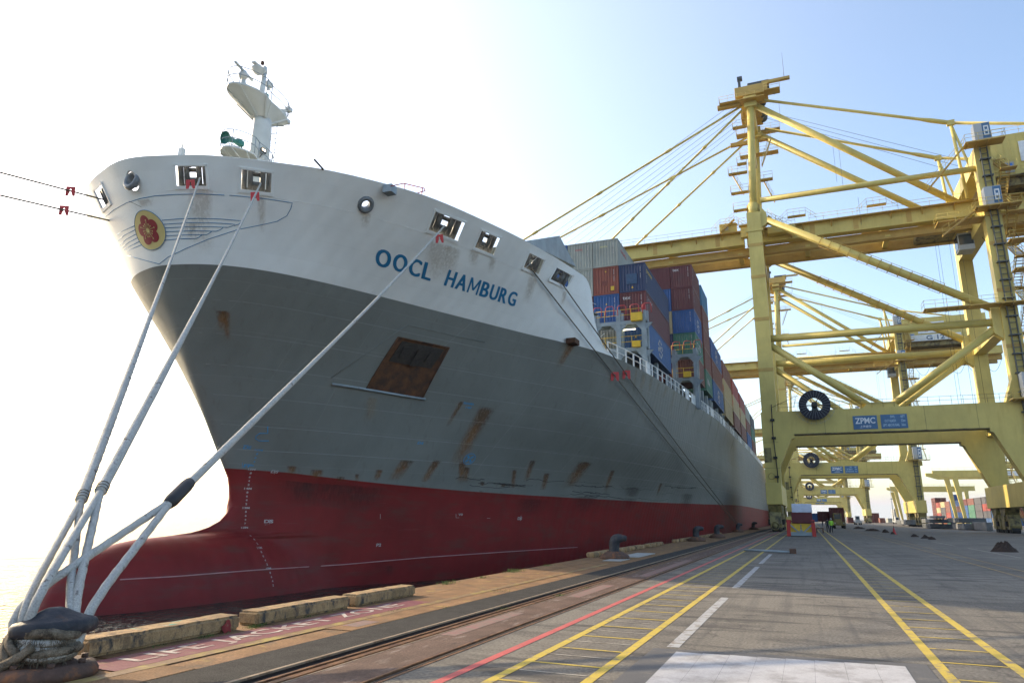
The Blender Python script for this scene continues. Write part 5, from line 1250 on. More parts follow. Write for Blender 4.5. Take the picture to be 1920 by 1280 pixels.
# signs
mb=MB();mb.box(6.72,9.62,-.08,-.003,13.32,15.12);sg=cp('maker_sign',mb,'signblue')
mb=MB();text_on(mb,'ZPMC',lambda u,v:(6.98+u,-.09,14.05+v),w=2.4,h=.80,bold=.018);text_on(mb,'上海振华',lambda u,v:(7.5+u,-.09,13.5+v),w=1.35,h=.34,bold=.004);cp('sign_lettering',mb,'signwhite',sg)
mb=MB();mb.box(10.05,13.15,-.08,-.003,13.3,15.15);sg=cp('rating_sign',mb,'signblue')
mb=MB()
for s,z,x0,w_ in (('SWL',14.68,11.2,.55),('65T',14.68,12.4,.5),('OUT REACH',14.14,10.5,1.3),('52m',14.14,12.4,.5),('LIFT ABOVE RAIL',13.58,10.25,1.95),('36m',13.58,12.4,.5)): text_on(mb,s,lambda u,v,x0=x0,z=z:(x0+u,-.09,z+v),w=w_,h=.34,bold=.02)
cp('sign_lettering',mb,mat('sign_pale',(.35,.5,.62),.6),sg)
# portal surface details: weld lines, man doors, hatches
mb=MB()
for x in (3.2,15.2,21.0): mb.box(x,x+.04,-.012,0,12.95,16.15)
mb.box(-4.9,-2.9,-.012,0,11.9,11.94);mb.box(-4.9,-2.9,-.012,0,8.4,8.44);mb.torus((-4.1,-.02,7.3),.42,.03,'y',18,4);mb.box(-4.8,-3.9,-.03,0,9.2,11.2)
cp('weld_seams',mb,'yel_dirty')
for x in (-44,-32,-20,-10,4,10,17,30):
    mb=MB();mb.box(x,x+.7,5.27,5.3,43.7,45.4);cp('splice_plate',mb,'yel_in')
for z in (22,29.5,36,41):
    for q_ in ((-4.78,-2.72,z),(25.27,27.23,z+1)): mb=MB();mb.box(q_[0],q_[1],-.02,.02,q_[2],q_[2]+.5);cp('splice_band',mb,'yel_in')
# operator cab with trolley
def trolley(parent,x,label=None):
    mb=MB();mb.box(x-2.5,x+2.5,7.4,12.4,42.4,43.2);mb.bbox(x-2.2,x+1.6,7.8,11.8,43.2,44.2,.05);t=cp('trolley',mb,'yel_dirty',parent)
    mb=MB();mb.bbox(x+2.6,x+4.6,8.4,10.8,39.6,42.2,.08);c=cp('operator_cab',mb,'cabwhite',t) 
    mb=MB();mb.box(x+2.7,x+4.5,8.34,8.4,40.4,41.9);mb.box(x+2.54,x+2.6,8.6,10.6,39.9,41.9);cp('cab_glass',mb,'glass',t)
trolley(crane,21)
bpy.context.view_layer.update()
# copies
def wipe(root,names):
    for ch in list(root.children):
        if ch.name.split('.')[0] in names:
            for g in list(ch.children): bpy.data.objects.remove(g)
            bpy.data.objects.remove(ch)
for i,(Y,lab) in enumerate(((204.,'second yellow quay crane, its portal seen through that of the nearest crane'),(369.,'third yellow quay crane, smaller beyond the second, reel just above the white tarpaulin'),(534.,'fourth yellow quay crane, smallest but one in the row'),(615.,'farthest yellow quay crane closing the row'))):
    c=copy_tree(crane);c.location.y=Y;c['label']=lab
    if i==0: c2=c
# G 12 board and logo on the second crane's house
mb=MB();mb.box(29.5,41,2.9,3.0,47.6,49.2);mb.v=[(x,y+Y0,z) for x,y,z in mb.v]
def cp2(nm,mb,m,off=True):
    o=obj(nm,mb,M[m],c2);o.location=-Vector((11,Y0,0));return o
cp2('name_board',mb,'signwhite')
mb=MB();text_on(mb,'G 12',lambda u,v:(33+u,2.85+Y0,47.75+v),w=4.2,h=1.25,bold=.02);cp2('board_lettering',mb,'signblue')
# ------------------------------------------------------------------ bollards and ropes
M['rope']=mat('rope_fibre',(.43,.42,.385),.9,var=.2,vs=6,col2=(.12,.10,.085),c2scale=6,c2lo=.585,c2hi=.68,grain=.28,gs=60,bump=.6,bs=60,spec=.2)
M['rope_brown']=mat('rope_old_brown',(.20,.165,.12),.95,var=.4,vs=7,col2=(.05,.04,.03),c2scale=9,c2lo=.5,c2hi=.65,grain=.4,gs=90,bump=1,bs=60,spec=.2)
M['rope_dark']=mat('rope_dark',(.10,.085,.06),.9,var=.2,vs=8)
M['iron']=mat('bollard_iron',(.03,.032,.04),.55,var=.3,vs=5,spec=.3,col2=(.07,.062,.058),c2scale=7,c2lo=.52,c2hi=.7,bump=.6,bs=18,col3=(.10,.045,.02),c3scale=3,c3lo=.62,c3hi=.72)
M['iron_rust']=mat('bollard_rust',(.085,.045,.03),.8,var=.4,vs=5,col2=(.22,.08,.025),c2scale=4,c2lo=.52,c2hi=.66,bump=.8,bs=16)
BC=Vector((-7.50,5.46,0))
bo_=thing('mooring_bollard','big black foreground bollard, wide flat head, three mooring ropes round its neck','bollard',BC)
mb=MB();mb.lathe([(0,0),(.50,0),(.50,.05),(.46,.11),(.40,.13),(.30,.12),(.24,.15)],BC,40)
for k in range(7):
    a=k*.9+.4;mb.tube([BC+Vector((.38*math.cos(a),.38*math.sin(a),.12)),BC+Vector((.38*math.cos(a),.38*math.sin(a),.165))],.035,8)
obj('bollard_base',mb,M['iron_rust'],bo_)
mb=MB();mb.lathe([(.24,.12),(.19,.22),(.18,.42),(.22,.5)],BC,28);obj('bollard_neck',mb,M['iron'],bo_)
# head: a wide rounded lens, longer along its own axis
ax=Vector((.50,.866,0));pr_=Vector((-.866,.50,0))
vs=[];fs=[];N=56;prof=[(.02,.195),(.16,.19),(.32,.165),(.5,.125),(.68,.092),(.84,.072),(.93,.058),(.98,.035),(1.0,.005),(1.0,-.03),(.975,-.06),(.92,-.082),(.8,-.092),(.62,-.09),(.45,-.075)]
for k,(s,z) in enumerate(prof):
    for j in range(N):
        a=2*math.pi*j/N;ca,sa=math.cos(a),math.sin(a)
        x=.035+.405*s*math.copysign(abs(ca)**.92,ca)-(.03*(1-s));y=(.245-.05*abs(ca)**3)*s*math.copysign(abs(sa)**.95,sa)
        n=noise.noise(Vector((x*7,y*7,z*7)))*.003
        vs.append(BC+ax*(x+n)+pr_*(y+n)+Vector((0,0,.475+z+.035*x+n*.6)))
    if k: fs+=[((k-1)*N+j,(k-1)*N+(j+1)%N,k*N+(j+1)%N,k*N+j) for j in range(N)]
fs.append(tuple(range(N)))
mb=MB();mb.add(vs,fs,True);obj('bollard_head',mb,M['iron'],bo_)
def rope_mesh(pts,r,name,m,parent=None,n=12,strands=True):
    """laid rope: the section carries three lobes that twist along the run"""
    P=[Vector(p) for p in pts]
    # resample
    cum=[0]
    for a,b in zip(P,P[1:]): cum.append(cum[-1]+(b-a).length)
    Lg=cum[-1];step=.055 if strands else .5
    k=min(900,max(8,int(Lg/step)));mb=MB();vs=[];u=None
    def at(s):
        for i in range(1,len(cum)):
            if s<=cum[i] or i==len(cum)-1:
                t=(s-cum[i-1])/max(1e-6,cum[i]-cum[i-1]);return P[i-1].lerp(P[i],t),i-1+t
    def rad(f): 
        if isinstance(r,(list,tuple)):
            i=min(int(f),len(r)-2);return r[i]+(r[i+1]-r[i])*(f-i)
        return r
    for i in range(k+1):
        s=Lg*i/k;p,f=at(s);q,_=at(min(Lg,s+Lg/k*.5));q0,_=at(max(0,s-Lg/k*.5));t=(q-q0).normalized()
        u=t.orthogonal().normalized() if u is None else (u-t*u.dot(t)).normalized();v=t.cross(u);R=rad(f)*(1+.06*noise.noise(Vector((s*1.3,R_(1)*7,0)))) if strands else rad(f)
        for j in range(n):
            a=2*math.pi*j/n;rr=R*(1+(.05*math.cos(5*(a+s*4.5))+.05*math.cos(5*(a-s*4.5)))*(2.4 if 'brown' in m.name else 1) if strands else R/R) if strands else R
            vs.append(p+(u*math.cos(a)+v*math.sin(a))*rr)
    fs=[(i*n+j,i*n+(j+1)%n,(i+1)*n+(j+1)%n,(i+1)*n+j) for i in range(k) for j in range(n)]+[tuple(range(n))[::-1],tuple(k*n+j for j in range(n))]
    mb.add(vs,fs,True);return obj(name,mb,m,parent,fix=False)
def smooth_pts(P,it=3):
    P=[Vector(p) for p in P]
    for _ in range(it):
        Q=[P[0]]
        for a,b in zip(P,P[1:]): Q+=[a.lerp(b,.25),a.lerp(b,.75)]
        Q.append(P[-1]);P=Q
    return P
def pxof(q):
    q=q-Vector((0,0,H));c=q.dot(ROWS[2]);return CX+F*q.dot(ROWS[0])/c,CY+F*q.dot(ROWS[1])/c
def guard(parent,c,axis,sz=.36,m='guard',roll=0.):
    """square plate with a slot, threaded on the rope"""
    n=Vector((.45,-.88,-.1)).normalized();u=Vector((0,0,1)).cross(n).normalized();v=n.cross(u).normalized()
    if v.z<0:v=-v
    u,v=u*math.cos(roll)+v*math.sin(roll),v*math.cos(roll)-u*math.sin(roll)
    s=sz/2;poly=[(-s,-s*1.15),(-s*.45,-s*1.15),(-s*.12,-s*.1),(-s*.2,s*.3),(0,s*.5),(s*.2,s*.3),(s*.12,-s*.1),(s*.5,-s*1.15),(s,-s*1.15),(s*.95,s),(-s*.95,s)]
    A=[c+u*a+v*b-n*.012 for a,b in poly];B_=[c+u*a+v*b+n*.012 for a,b in poly];k=len(poly)
    mb=MB();mb.add(A+B_,[(i,i+k,(i+1)%k+k,(i+1)%k) for i in range(k)])
    # triangulated faces of the concave plate
    tri=[(0,1,2),(0,2,3),(0,3,10),(3,4,10),(10,4,9),(4,5,9),(5,8,9),(5,6,8),(6,7,8)]
    mb.add(A+B_,tri+[(a+k,c_+k,b+k) for a,b,c_ in tri])
    g=obj('rat_guard',mb,M[m],parent);return g
neck=BC+Vector((0,0,.36))
specs=[('A',(372,332),(357,345),(152,938),(47,1128),(128,1130),'leftmost thick mooring rope from the bow, its eye splice bound with dark twine',.038,.07,.043),
       ('B',(487,346),(478,368),(188,922),(70,1118),(140,1132),'middle thick pale mooring rope from the bow, eye splice bound with twine',.041,.074,.048),
       ('C',(838,428),(824,447),(322,938),(22,1138),(170,1135),'long mooring rope crossing the ship name, eye bound with a black sleeve',.065,.085,.050)]
for nm,pw,pg,ps,pl1,pl2,lab,r0,r1,rl__ in specs:
    hz_=hit(*pw);st=hp(hz_[0],16.72,-.3);
    t=thing('mooring_rope',lab,'rope',(st.x,st.y,st.z),group='ropes from the bow to the foreground bollard')
    dirv=(neck-st)
    best=min(((math.hypot(pxof(st+dirv*k/400)[0]-ps[0],pxof(st+dirv*k/400)[1]-ps[1]),k/400) for k in range(200,396)),key=lambda q:q[0]);sp=st+dirv*best[1]
    # splice point: on the ray, at the depth of the straight line
    dd=ray(*ps);spl=Vector((0,0,H))+dd*((sp-Vector((0,0,H))).dot(ROWS[2]));
    sag=[];n=24
    for k in range(n+1):
        f=k/n;p=st.lerp(spl,f);p.z-=.18*math.sin(math.pi*f);sag.append(p)
    fr=[k/n for k in range(n+1)];rad=[r0 if f<.55 else (r0+(r1-r0)*(f-.55)/.33 if f<.88 else r1) for f in fr]
    if nm=='C': rad=[.046 if f<.72 else (.046+(f-.72)*.08) for f in fr]
    rp_=rope_mesh(sag,rad,'rope_span',M['rope'],t)
    # eye: two legs and the turn round the near side of the neck
    dep=(BC-Vector((0,0,H))).dot(ROWS[2])
    def P_(px,py,dz): return Vector((0,0,H))+ray(px,py)*(dep+dz)
    z0={'A':.36,'B':.30,'C':.24}[nm];R0=.25 if nm!='C' else .27
    a0=math.atan2((P_(*pl1,.0)-BC).y,(P_(*pl1,.0)-BC).x)
    turn=[]
    for k in range(13):
        a=R_(235)+(R_(395)-R_(235))*k/12 # round the land side of the neck
        turn.append(BC+Vector((R0*math.cos(a),R0*math.sin(a),z0+.02*math.sin(a*2))))
    L1=P_(*pl1,.05);L2=P_(*pl2,.35 if nm!='C' else .42)
    path_=[spl,spl.lerp(L1,.5),L1]+turn+[L2,spl.lerp(L2,.5),spl]
    rope_mesh(smooth_pts(path_,2),rl__,'eye_splice',M['rope'],t)
    if nm=='C':
        mb=MB();a=spl.lerp(st,-.004);b=spl.lerp(st,.018);mb.tube([a,a.lerp(b,.2),a.lerp(b,.8),b],[.075,.1,.098,.085],16);obj('black_sleeve',mb,M['black'],t)
    else:
        mb=MB()
        for k in range(3): 
            c_=spl.lerp(st,.001+.0025*k);d_=(st-spl).normalized();u_=d_.orthogonal().normalized();v_=d_.cross(u_)
            mb.tube([c_+(u_*math.cos(q)+v_*math.sin(q))*(r1*1.06) for q in [2*math.pi*j/14 for j in range(15)]],.006,5)
        obj('twine_binding',mb,M['rope_dark'],t)
    dgp=(Vector((0,0,H))+ray(*pg)*((st+(spl-st)*.04)-Vector((0,0,H))).dot(ROWS[2]))
    guard(t,dgp,None,.42 if nm=='C' else .40,roll=.1)
# old brown turns packed round the neck and loose tail
t=thing('rope_coil','frayed brown old rope packed in turns round the neck of the foreground bollard','rope',BC)
rr_=random.Random(4)
for k in range(5):
    z=.20+.055*k;R0=.235+.035*math.sin(k*1.7);pts=[]
    for j in range(30):
        a=2*math.pi*j/24;pts.append(BC+Vector((R0*math.cos(a)*(1.12),R0*math.sin(a),z+.015*math.sin(a*2+k)+.02*noise.noise(Vector((a,k,0))))))
    rope_mesh(pts,.047,'rope_turn',M['rope_brown'],t)
BL=lambda a,r,z:BC+Vector((r*math.cos(R_(a)),r*math.sin(R_(a)),z))
for pts in ([BL(200,.27,.50),BL(225,.34,.44),BL(250,.36,.33),BL(275,.33,.24)],[BL(215,.30,.46),BL(232,.37,.36),BL(250,.38,.24),BL(262,.35,.17)],[BL(205,.33,.40),BL(225,.40,.30),BL(245,.40,.2),BL(258,.37,.14)],
            [BL(300,.30,.33),BL(285,.36,.24),BL(262,.44,.13),BL(245,.62,.05),BL(238,.9,.03)],[BL(290,.3,.28),BL(270,.42,.16),BL(250,.6,.06),BL(228,1.0,.03)]):
    rope_mesh(smooth_pts(pts,2),.042,'rope_turn',M['rope_brown'],t)
mb=MB()
for k in range(260):
    a=R_(rr_.uniform(215,360));r_=rr_.uniform(.26,.31);z=rr_.uniform(.16,.42);p=BC+Vector((r_*math.cos(a),r_*math.sin(a),z));q=p+Vector((rr_.gauss(0,.02)+.03*math.cos(a),rr_.gauss(0,.02)+.03*math.sin(a),-rr_.uniform(.02,.09)))
    mb.tube([p,p.lerp(q,.5)+Vector((math.cos(a),math.sin(a),0))*.012,q],.003,3)
o=obj('rope_fray',mb,M['rope_brown'],t);o['kind']='stuff'
# the two lines ahead and the two after lines
def clear(p):
    # the line bears on the flared side instead of passing through it
    if p.y<23 or p.z<-2 or p.x<XC: return p
    q=p.copy();cam0=Vector((0,0,H))
    for k in range(60):
        if q.z>16.3 and q.y<43 or abs(q.x-XC)>hb(q.y,min(q.z,13.2 if q.y>49 else q.z))+.12: break
        q=cam0+(q-cam0)*.992
    return q
def thinrope(a,b,lab,grp,gp,gs,r=.042,sag=.5,n=40):
    t=thing('mooring_rope',lab,'rope',tuple(a),group=grp);pts=[]
    for k in range(n+1):
        f=k/n;p=a.lerp(b,f);p.z-=sag*4*f*(1-f);pts.append(clear(p))
    rope_mesh(pts,r,'rope_span',M['rope_dark'],t,n=8,strands=False)
    c_=min(pts_fine(pts),key=lambda q:math.hypot(pxof(q)[0]-gp[0],pxof(q)[1]-gp[1]));guard(t,c_,None,gs)
def pts_fine(P):
    out=[]
    for a,b in zip(P,P[1:]):
        for k in range(60): out.append(a.lerp(b,k/60))
    return out
a=hp(21.9,16.75,-.2,-1);thinrope(a,Vector((-30.5,-18,9.4)),'upper of the two thin lines leading left from the bow, out of the picture','lines leading ahead from the bow',(132,360),.44,sag=.0)
a=onx(207,414,XC-3.2);thinrope(a,Vector((-31.5,-18,8.6)),'lower of the two thin lines leading left from the bow, out of the picture','lines leading ahead from the bow',(118,401),.44,sag=.0)
b=Vector((-8.35,97.4,.5))
thinrope(hp(38.15,16.5,.12),b+Vector((0,0,.1)),'forward of the two thin dark lines running aft along the hull','lines running aft to the quay',(1154,704),.62,.04,.35)
thinrope(hp(41.3,16.5,.12),b+Vector((.25,.2,0)),'after of the two thin dark lines running aft along the hull','lines running aft to the quay',(1171,704),.62,.04,.35)
# hooked bollards along the edge
def hook_bollard(px,py,lab,s=1.):
    g=onz(px,py,0);t=thing('mooring_bollard',lab,'bollard',g,group='hooked bollards along the quay edge')
    mb=MB();mb.lathe([(0,0),(.62*s,0),(.58*s,.14*s),(.40*s,.24*s),(.30*s,.30*s)],g,24);obj('bollard_base',mb,M['iron_rust'],t)
    mb=MB();P=[g+Vector((-.02,0,.2*s)),g+Vector((-.02,0,.5*s)),g+Vector((0,0,.68*s)),g+Vector((.12*s,.0,.80*s)),g+Vector((.32*s,.02,.82*s)),g+Vector((.50*s,.03,.80*s))]
    mb.tube(smooth_pts(P,1),[.22*s,.215*s,.21*s,.215*s,.22*s,.23*s,.22*s,.19*s,.16*s,.13*s,.11*s,.10*s,.10*s,.09*s][:len(smooth_pts(P,1))],16);obj('hooked_head',mb,M['iron'],t)
    return t
hook_bollard(1153,1047,'nearest hooked bollard, standing dark against the red hull on a rusty base')
hook_bollard(1306,1014,'second hooked bollard beyond the broken kerb row',1.1);hook_bollard(1345,1008,'third hooked bollard, just beyond the second',1.15);hook_bollard(1384,997,'fourth hooked bollard, where the two dark after lines end',1.1);hook_bollard(1413,992,'farthest hooked bollard, by the leg of the nearest crane',1.2)
# steel sheet lying by the first hooked bollard
mb=MB();mb.box(-7.6,-6.75,30.6,34.2,.004,.03);mb.box(-7.5,-6.8,27.6,29.2,.002,.02);tag(obj('steel_plate',mb,mat('pale_plate',(.34,.34,.32),.6,var=.3,vs=3)),'pale grey plates lying on the quay beside the nearest hooked bollard','plate')
# pipe lying across the walkway lines
t=thing('steel_pipe','pair of grey pipes lying across the yellow walkway lines with a reddish end block','pipe',(-2.0,41,0))
A=onz(1397,1030,.06);B_=onz(1483,1034,.06)
for d_ in (0,.35):
    mb=MB();mb.tube([A+Vector((0,-d_,0)),B_+Vector((0,-d_,0))],.045,8);obj('pipe_length',mb,M['steelgrey'],t)
mb=MB();mb.box(B_.x-.05,B_.x+.25,B_.y-.5,B_.y+.15,0,.22);obj('end_block',mb,M['iron_rust'],t)
# ------------------------------------------------------------------ tarpaulin covered frame on the quay
Yf=76.;X=lambda px,py:ony(px,py,Yf)
t=thing('hopper_frame','red steel frame with yellow panels, dark red box and pale tarpaulin on top','steel frame',(-.7,Yf,0))
xl,xr=X(1479,1000).x,X(1527,1000).x;zt=X(1500,962+10).z
def zpx(py): return X(1503,py).z
for x,sx in ((xl,-1),(xr,1)):
    mb=MB();mb.beam((x,Yf,0),(x-sx*.06,Yf,zpx(974)),.34,.34);obj('red_post',mb,M['red'],t)
    mb=MB();mb.beam((x,Yf+5,0),(x-sx*.06,Yf+5,zpx(974)),.34,.34);obj('red_post',mb,M['red'],t)
mb=MB();mb.box(xl+.2,xr-.2,Yf-.05,Yf+5,.06,zpx(997));obj('grey_skirt',mb,M['steelgrey'],t)
mb=MB();mb.box(xl+.18,(xl+xr)/2-.05,Yf+.05,Yf+.15,zpx(997),zpx(981));obj('yellow_panel',mb,M['yellowpaint'],t)
mb=MB();mb.box((xl+xr)/2+.05,xr-.18,Yf+.05,Yf+.15,zpx(997),zpx(981));obj('yellow_panel',mb,M['yellowpaint'],t)
mb=MB()
for s in (-1,1): mb.beam(((xl+xr)/2+s*.25,Yf-.04,zpx(997)),((xl+xr)/2+s*1.2,Yf-.04,zpx(979)),.1,.12)
mb.prism([((xl+xr)/2-.2,zpx(997)),((xl+xr)/2+.2,zpx(997)),((xl+xr)/2,zpx(991))],'y',Yf-.1,Yf);obj('diagonal_brace',mb,M['steelgrey'],t)
mb=MB();mb.bbox(X(1484,970).x,X(1523,970).x,Yf-.1,Yf+5.5,zpx(981),zpx(960),.04);mb.prism([(X(1484,970).x,zpx(979)),(X(1525,970).x,zpx(979)),(X(1527,970).x,zpx(976)),(X(1482,970).x,zpx(976))],'y',Yf-.2,Yf+.1);obj('dark_red_box',mb,M['maroon'],t)
bm=bmesh.new();bmesh.ops.create_grid(bm,x_segments=24,y_segments=14,size=1)
xa,xb=X(1484,950).x,X(1522,950).x
for v in bm.verts:
    u_,w_=(v.co.x+1)/2,(v.co.y+1)/2
    prof=interp(w_,[0,.25,.5,.75,1],[zpx(960),zpx(952),zpx(944),zpx(944)+.0,zpx(950)]);yy=interp(w_,[0,.25,.5,.75,1],[Yf-.13,Yf-.12,Yf-.0,Yf+3,Yf+5.5])
    n=noise.noise(Vector((u_*6,w_*5,0)))*.05;v.co=Vector((xa+(xb-xa)*u_+(.5-u_)*.08*w_,yy-abs(n),prof+n*.5))
mb=MB();mb.bm(bm,True);mb.box(xa+.02,xb-.02,Yf+.05,Yf+5.4,zpx(960),zpx(946));obj('tarpaulin',mb,M['tarp'],t)
mb=MB();q=onz(1534,999,0);mb.box(q.x-.2,q.x-.05,q.y,q.y+.6,0,.55);mb.box(q.x+.5,q.x+.65,q.y,q.y+.6,0,.5);mb.box(q.x-.2,q.x+.65,q.y,q.y+.6,.5,.62);tag(obj('trestle',mb,M['iron_rust']),'small rusty trestle on the ground right of the tarpaulin frame','trestle')
# ------------------------------------------------------------------ people
def person(px,py,hgt,top,bot,lab,face=0.,pose='stand'):
    g=onz(px,py,0);g=Vector((g.x,g.y,0));t=thing('person',lab,'person',g,rz=face,group=None)
    s=hgt/1.75
    J=[(0,0,.95),(0,0,1.15),(0,-.01,1.38),(0,0,1.5),(0,-.01,1.62),(.09,0,.90),(.10,-.02,.50),(.11,.04,.08),(.11,-.12,.04),(-.09,0,.90),(-.11,.06,.5),(-.12,.14,.09),(-.12,-.02,.05),(.19,0,1.42),(.25,.02,1.15),(.24,-.12,.92),(-.19,0,1.42),(-.25,.02,1.15),(-.23,-.14,.95)]
    E=[(0,1),(1,2),(2,3),(3,4),(0,5),(5,6),(6,7),(7,8),(0,9),(9,10),(10,11),(11,12),(2,13),(13,14),(14,15),(2,16),(16,17),(17,18)]
    Rr=[.15,.14,.17,.06,.10,.10,.07,.05,.045,.10,.07,.05,.045,.075,.05,.035,.075,.05,.035]
    me=bpy.data.meshes.new('body');me.from_pydata([Vector(j)*s for j in J],E,[]);o=bpy.data.objects.new('body',me);COL.objects.link(o)
    sk=o.modifiers.new('s','SKIN');
    for v,r_ in zip(me.skin_vertices[0].data,Rr): v.radius=(r_*s*.9,r_*s)
    me.skin_vertices[0].data[0].use_root=True
    o.modifiers.new('d','SUBSURF').levels=1
    dg=bpy.context.evaluated_depsgraph_get();m2=bpy.data.meshes.new_from_object(o.evaluated_get(dg));o.modifiers.clear();o.data=m2;m2.name='body'
    for m_ in (M['skin'],M[top],M[bot],M['black']): m2.materials.append(m_)
    for p in m2.polygons:
        z=p.center.z/s;p.use_smooth=True;p.material_index=0 if z>1.48 or (abs(p.center.x)>.2*s and z<1.0) else (1 if z>.93 else (2 if z>.12 else 3))
    o.parent=t
    mb=MB();mb.lathe([(0,1.78*s),(.07*s,1.76*s),(.115*s,1.69*s),(.12*s,1.62*s),(.10*s,1.61*s)],(0,-.01,0),14);obj('hair' if top=='people_dark' else 'helmet',mb,M['people_dark'] if top=='people_dark' else M['cabwhite'],t,world=False)
    return t
person(1553,998,1.75,'people_dark','people_dark','person in dark clothes standing left of the one in the yellow-green vest',R_(200))
person(1560,999,1.76,'hivis','people_dark','person in a yellow-green high visibility vest standing by the truck',R_(20))
person(1543,987,1.72,'people_dark','people_dark','person in dark clothes walking alone farther off, near the red truck load',R_(60))
# ------------------------------------------------------------------ trucks
def truck(px0,px1,Y,lab,colr,loaded=True,h=3.6):
    xa=ony(px0,985,Y).x;xb=ony(px1,985,Y).x;w_=xb-xa;t=thing('terminal_truck',lab,'truck',((xa+xb)/2,Y,0))
    mb=MB();mb.bbox(xa+.05,xa+w_*.72,Y,Y+1.9,.9,2.75,.12);mb.bbox(xa,xb,Y-.15,Y+.25,.55,1.25,.06);mb.box(xa+.1,xb-.1,Y,Y+13,.75,1.15);obj('cab',mb,M['yel_dirty'] if loaded else M['cabwhite'],t)
    mb=MB();mb.box(xa+.25,xa+w_*.62,Y-.03,Y+.0,1.7,2.55);obj('windscreen',mb,M['glass'],t)
    for yy in (Y+.7,Y+8.5,Y+10.5):
        mb=MB()
        for x in (xa+.2,xb-.2): mb.tube([(x-.16,yy,.5),(x+.16,yy,.5)],.5,16)
        obj('wheel_pair',mb,M['rubber'],t)
    mb=MB();
    for x in (xa+.3,xb-.3): mb.tube([(x,Y-.18,.95),(x,Y-.15,.95)],.12,10)
    obj('headlights',mb,M['cabwhite'],t)
    if loaded:
        container(xb+.0,Y+2.2,1.2,6.06,2.6,'maroon','maroon container on the loaded terminal truck','container on the truck',False)
        container(xa-.02,Y+6,1.2,6.06,1.9,'maroon','maroon container standing left behind the loaded terminal truck','container behind the truck',False)
    return t
truck(1563,1586,146,'yellow terminal truck carrying a dark red container, facing the camera on the lane','yellow')
truck(1605,1617,255,'small white truck beyond the loaded one, near the third crane','white',False)
truck(1680,1690,330,'dark blue truck far away between the second and third crane','white',False)
container(ony(1534,975,215).x,215,.9,12,2.3,'blue','small blue container far off right behind the tarpaulin frame','far container')
# ------------------------------------------------------------------ dirt mounds and cone
def mound(px0,px1,py,hpx,lab):
    a=onz(px0,py);b=onz(px1,py);c=(a+b)/2;w_=(b-a).length/2;hh=hpx*(c-Vector((0,0,H))).dot(ROWS[2])/F
    bm=bmesh.new();bmesh.ops.create_grid(bm,x_segments=28,y_segments=28,size=1)
    for v in bm.verts:
        x,y=v.co.x,v.co.y;r_=math.hypot(x,y);n=noise.noise(Vector((x*2.5+px0,y*2.5,0)))*.5+noise.noise(Vector((x*8+px0,y*8,3)))*.3
        z=max(0,(1-r_**1.9))*(1+n*.9)+n*.45*(1-r_);v.co=Vector((c.x+x*w_*1.05,c.y+y*w_*.8,max(-.01,z*hh) if r_<1 else -.01))
    mb=MB();mb.bm(bm);tag(obj('dirt_mound',mb,M['dirt']),lab,'dirt mound','dark dirt mounds on the lane')
mound(1865,1902,1034,16,'largest and nearest dark dirt mound, at the right edge of the lane')
mound(1742,1753,1011,5,'dirt mound closest to the largest one, right half of the pair');mound(1729,1742,1009,5,'left half of the pair of dirt mounds right of the cone');mound(1710,1721,1006,4,'flat dirt mound between the cone and the pair');mound(1656,1665,998,5,'small dirt mound left of the cone');mound(1626,1645,995,4,'long low dirt mound, second from the far end');mound(1604,1618,991,4,'farthest dirt mound near the white truck')
g=onz(1677,1001);t=thing('traffic_cone','orange red traffic cone with a dark pole beside a small heap','cone',g)
mb=MB();mb.lathe([(.22,.04),(.04,.75)],g,14);mb.box(g.x-.28,g.x+.28,g.y-.28,g.y+.28,0,.045);obj('cone_body',mb,M['red'],t);mb=MB();mb.tube([(g.x,g.y,.7),(g.x,g.y,1.0)],.03,6);obj('cone_stick',mb,M['dark'],t)
mound(1671,1677,1001,4,'tiny dirt heap touching the left side of the cone')
# ------------------------------------------------------------------ stacked hatch covers behind the cranes
r2=random.Random(8);k=0
for (px0,px1,Y,z0,z1) in ((1745,1795,165,.1,.95),(1745,1795,165,1.1,1.9),(1808,1846,150,.1,1.1),(1800,1852,152,1.25,2.1),(1757,1775,163,2.0,2.5),(1700,1740,215,.5,1.7),(1690,1720,240,.3,1.6),(1850,1862,140,.1,1.4)):
    xa,xb=ony(px0,990,Y).x,ony(px1,990,Y).x;mb=MB();mb.bbox(xa,xb,Y,Y+11,z0,z1,.06)
    for q in range(int((xb-xa)/.9)): mb.box(xa+.3+q*.9,xa+.38+q*.9,Y-.08,Y+.02,z0+.08,z1-.08)
    for q in range(3): mb.box(xa+(xb-xa)*(q+.5)/3-.12,xa+(xb-xa)*(q+.5)/3+.12,Y+.3,Y+.8,z0-.16,z0)
    labs=['lower grey hatch cover of the left pile behind the second crane','upper grey hatch cover of the left pile behind the second crane','lowest grey hatch cover of the pile left of the nearest crane leg','upper wide hatch cover of the pile left of the nearest crane leg','small cover on top of the left hatch cover pile','long grey hatch cover far behind, right of the second crane leg','farthest grey hatch cover, left of the second crane leg','short hatch cover hard against the nearest crane leg']
    tag(obj('hatch_cover',mb,mat('cover_grey%d'%k,(.10+.05*(k%3),.11+.05*(k%3),.12+.05*(k%3)),.7,var=.3,vs=1)),labs[k],'hatch cover','stacked hatch covers');k+=1
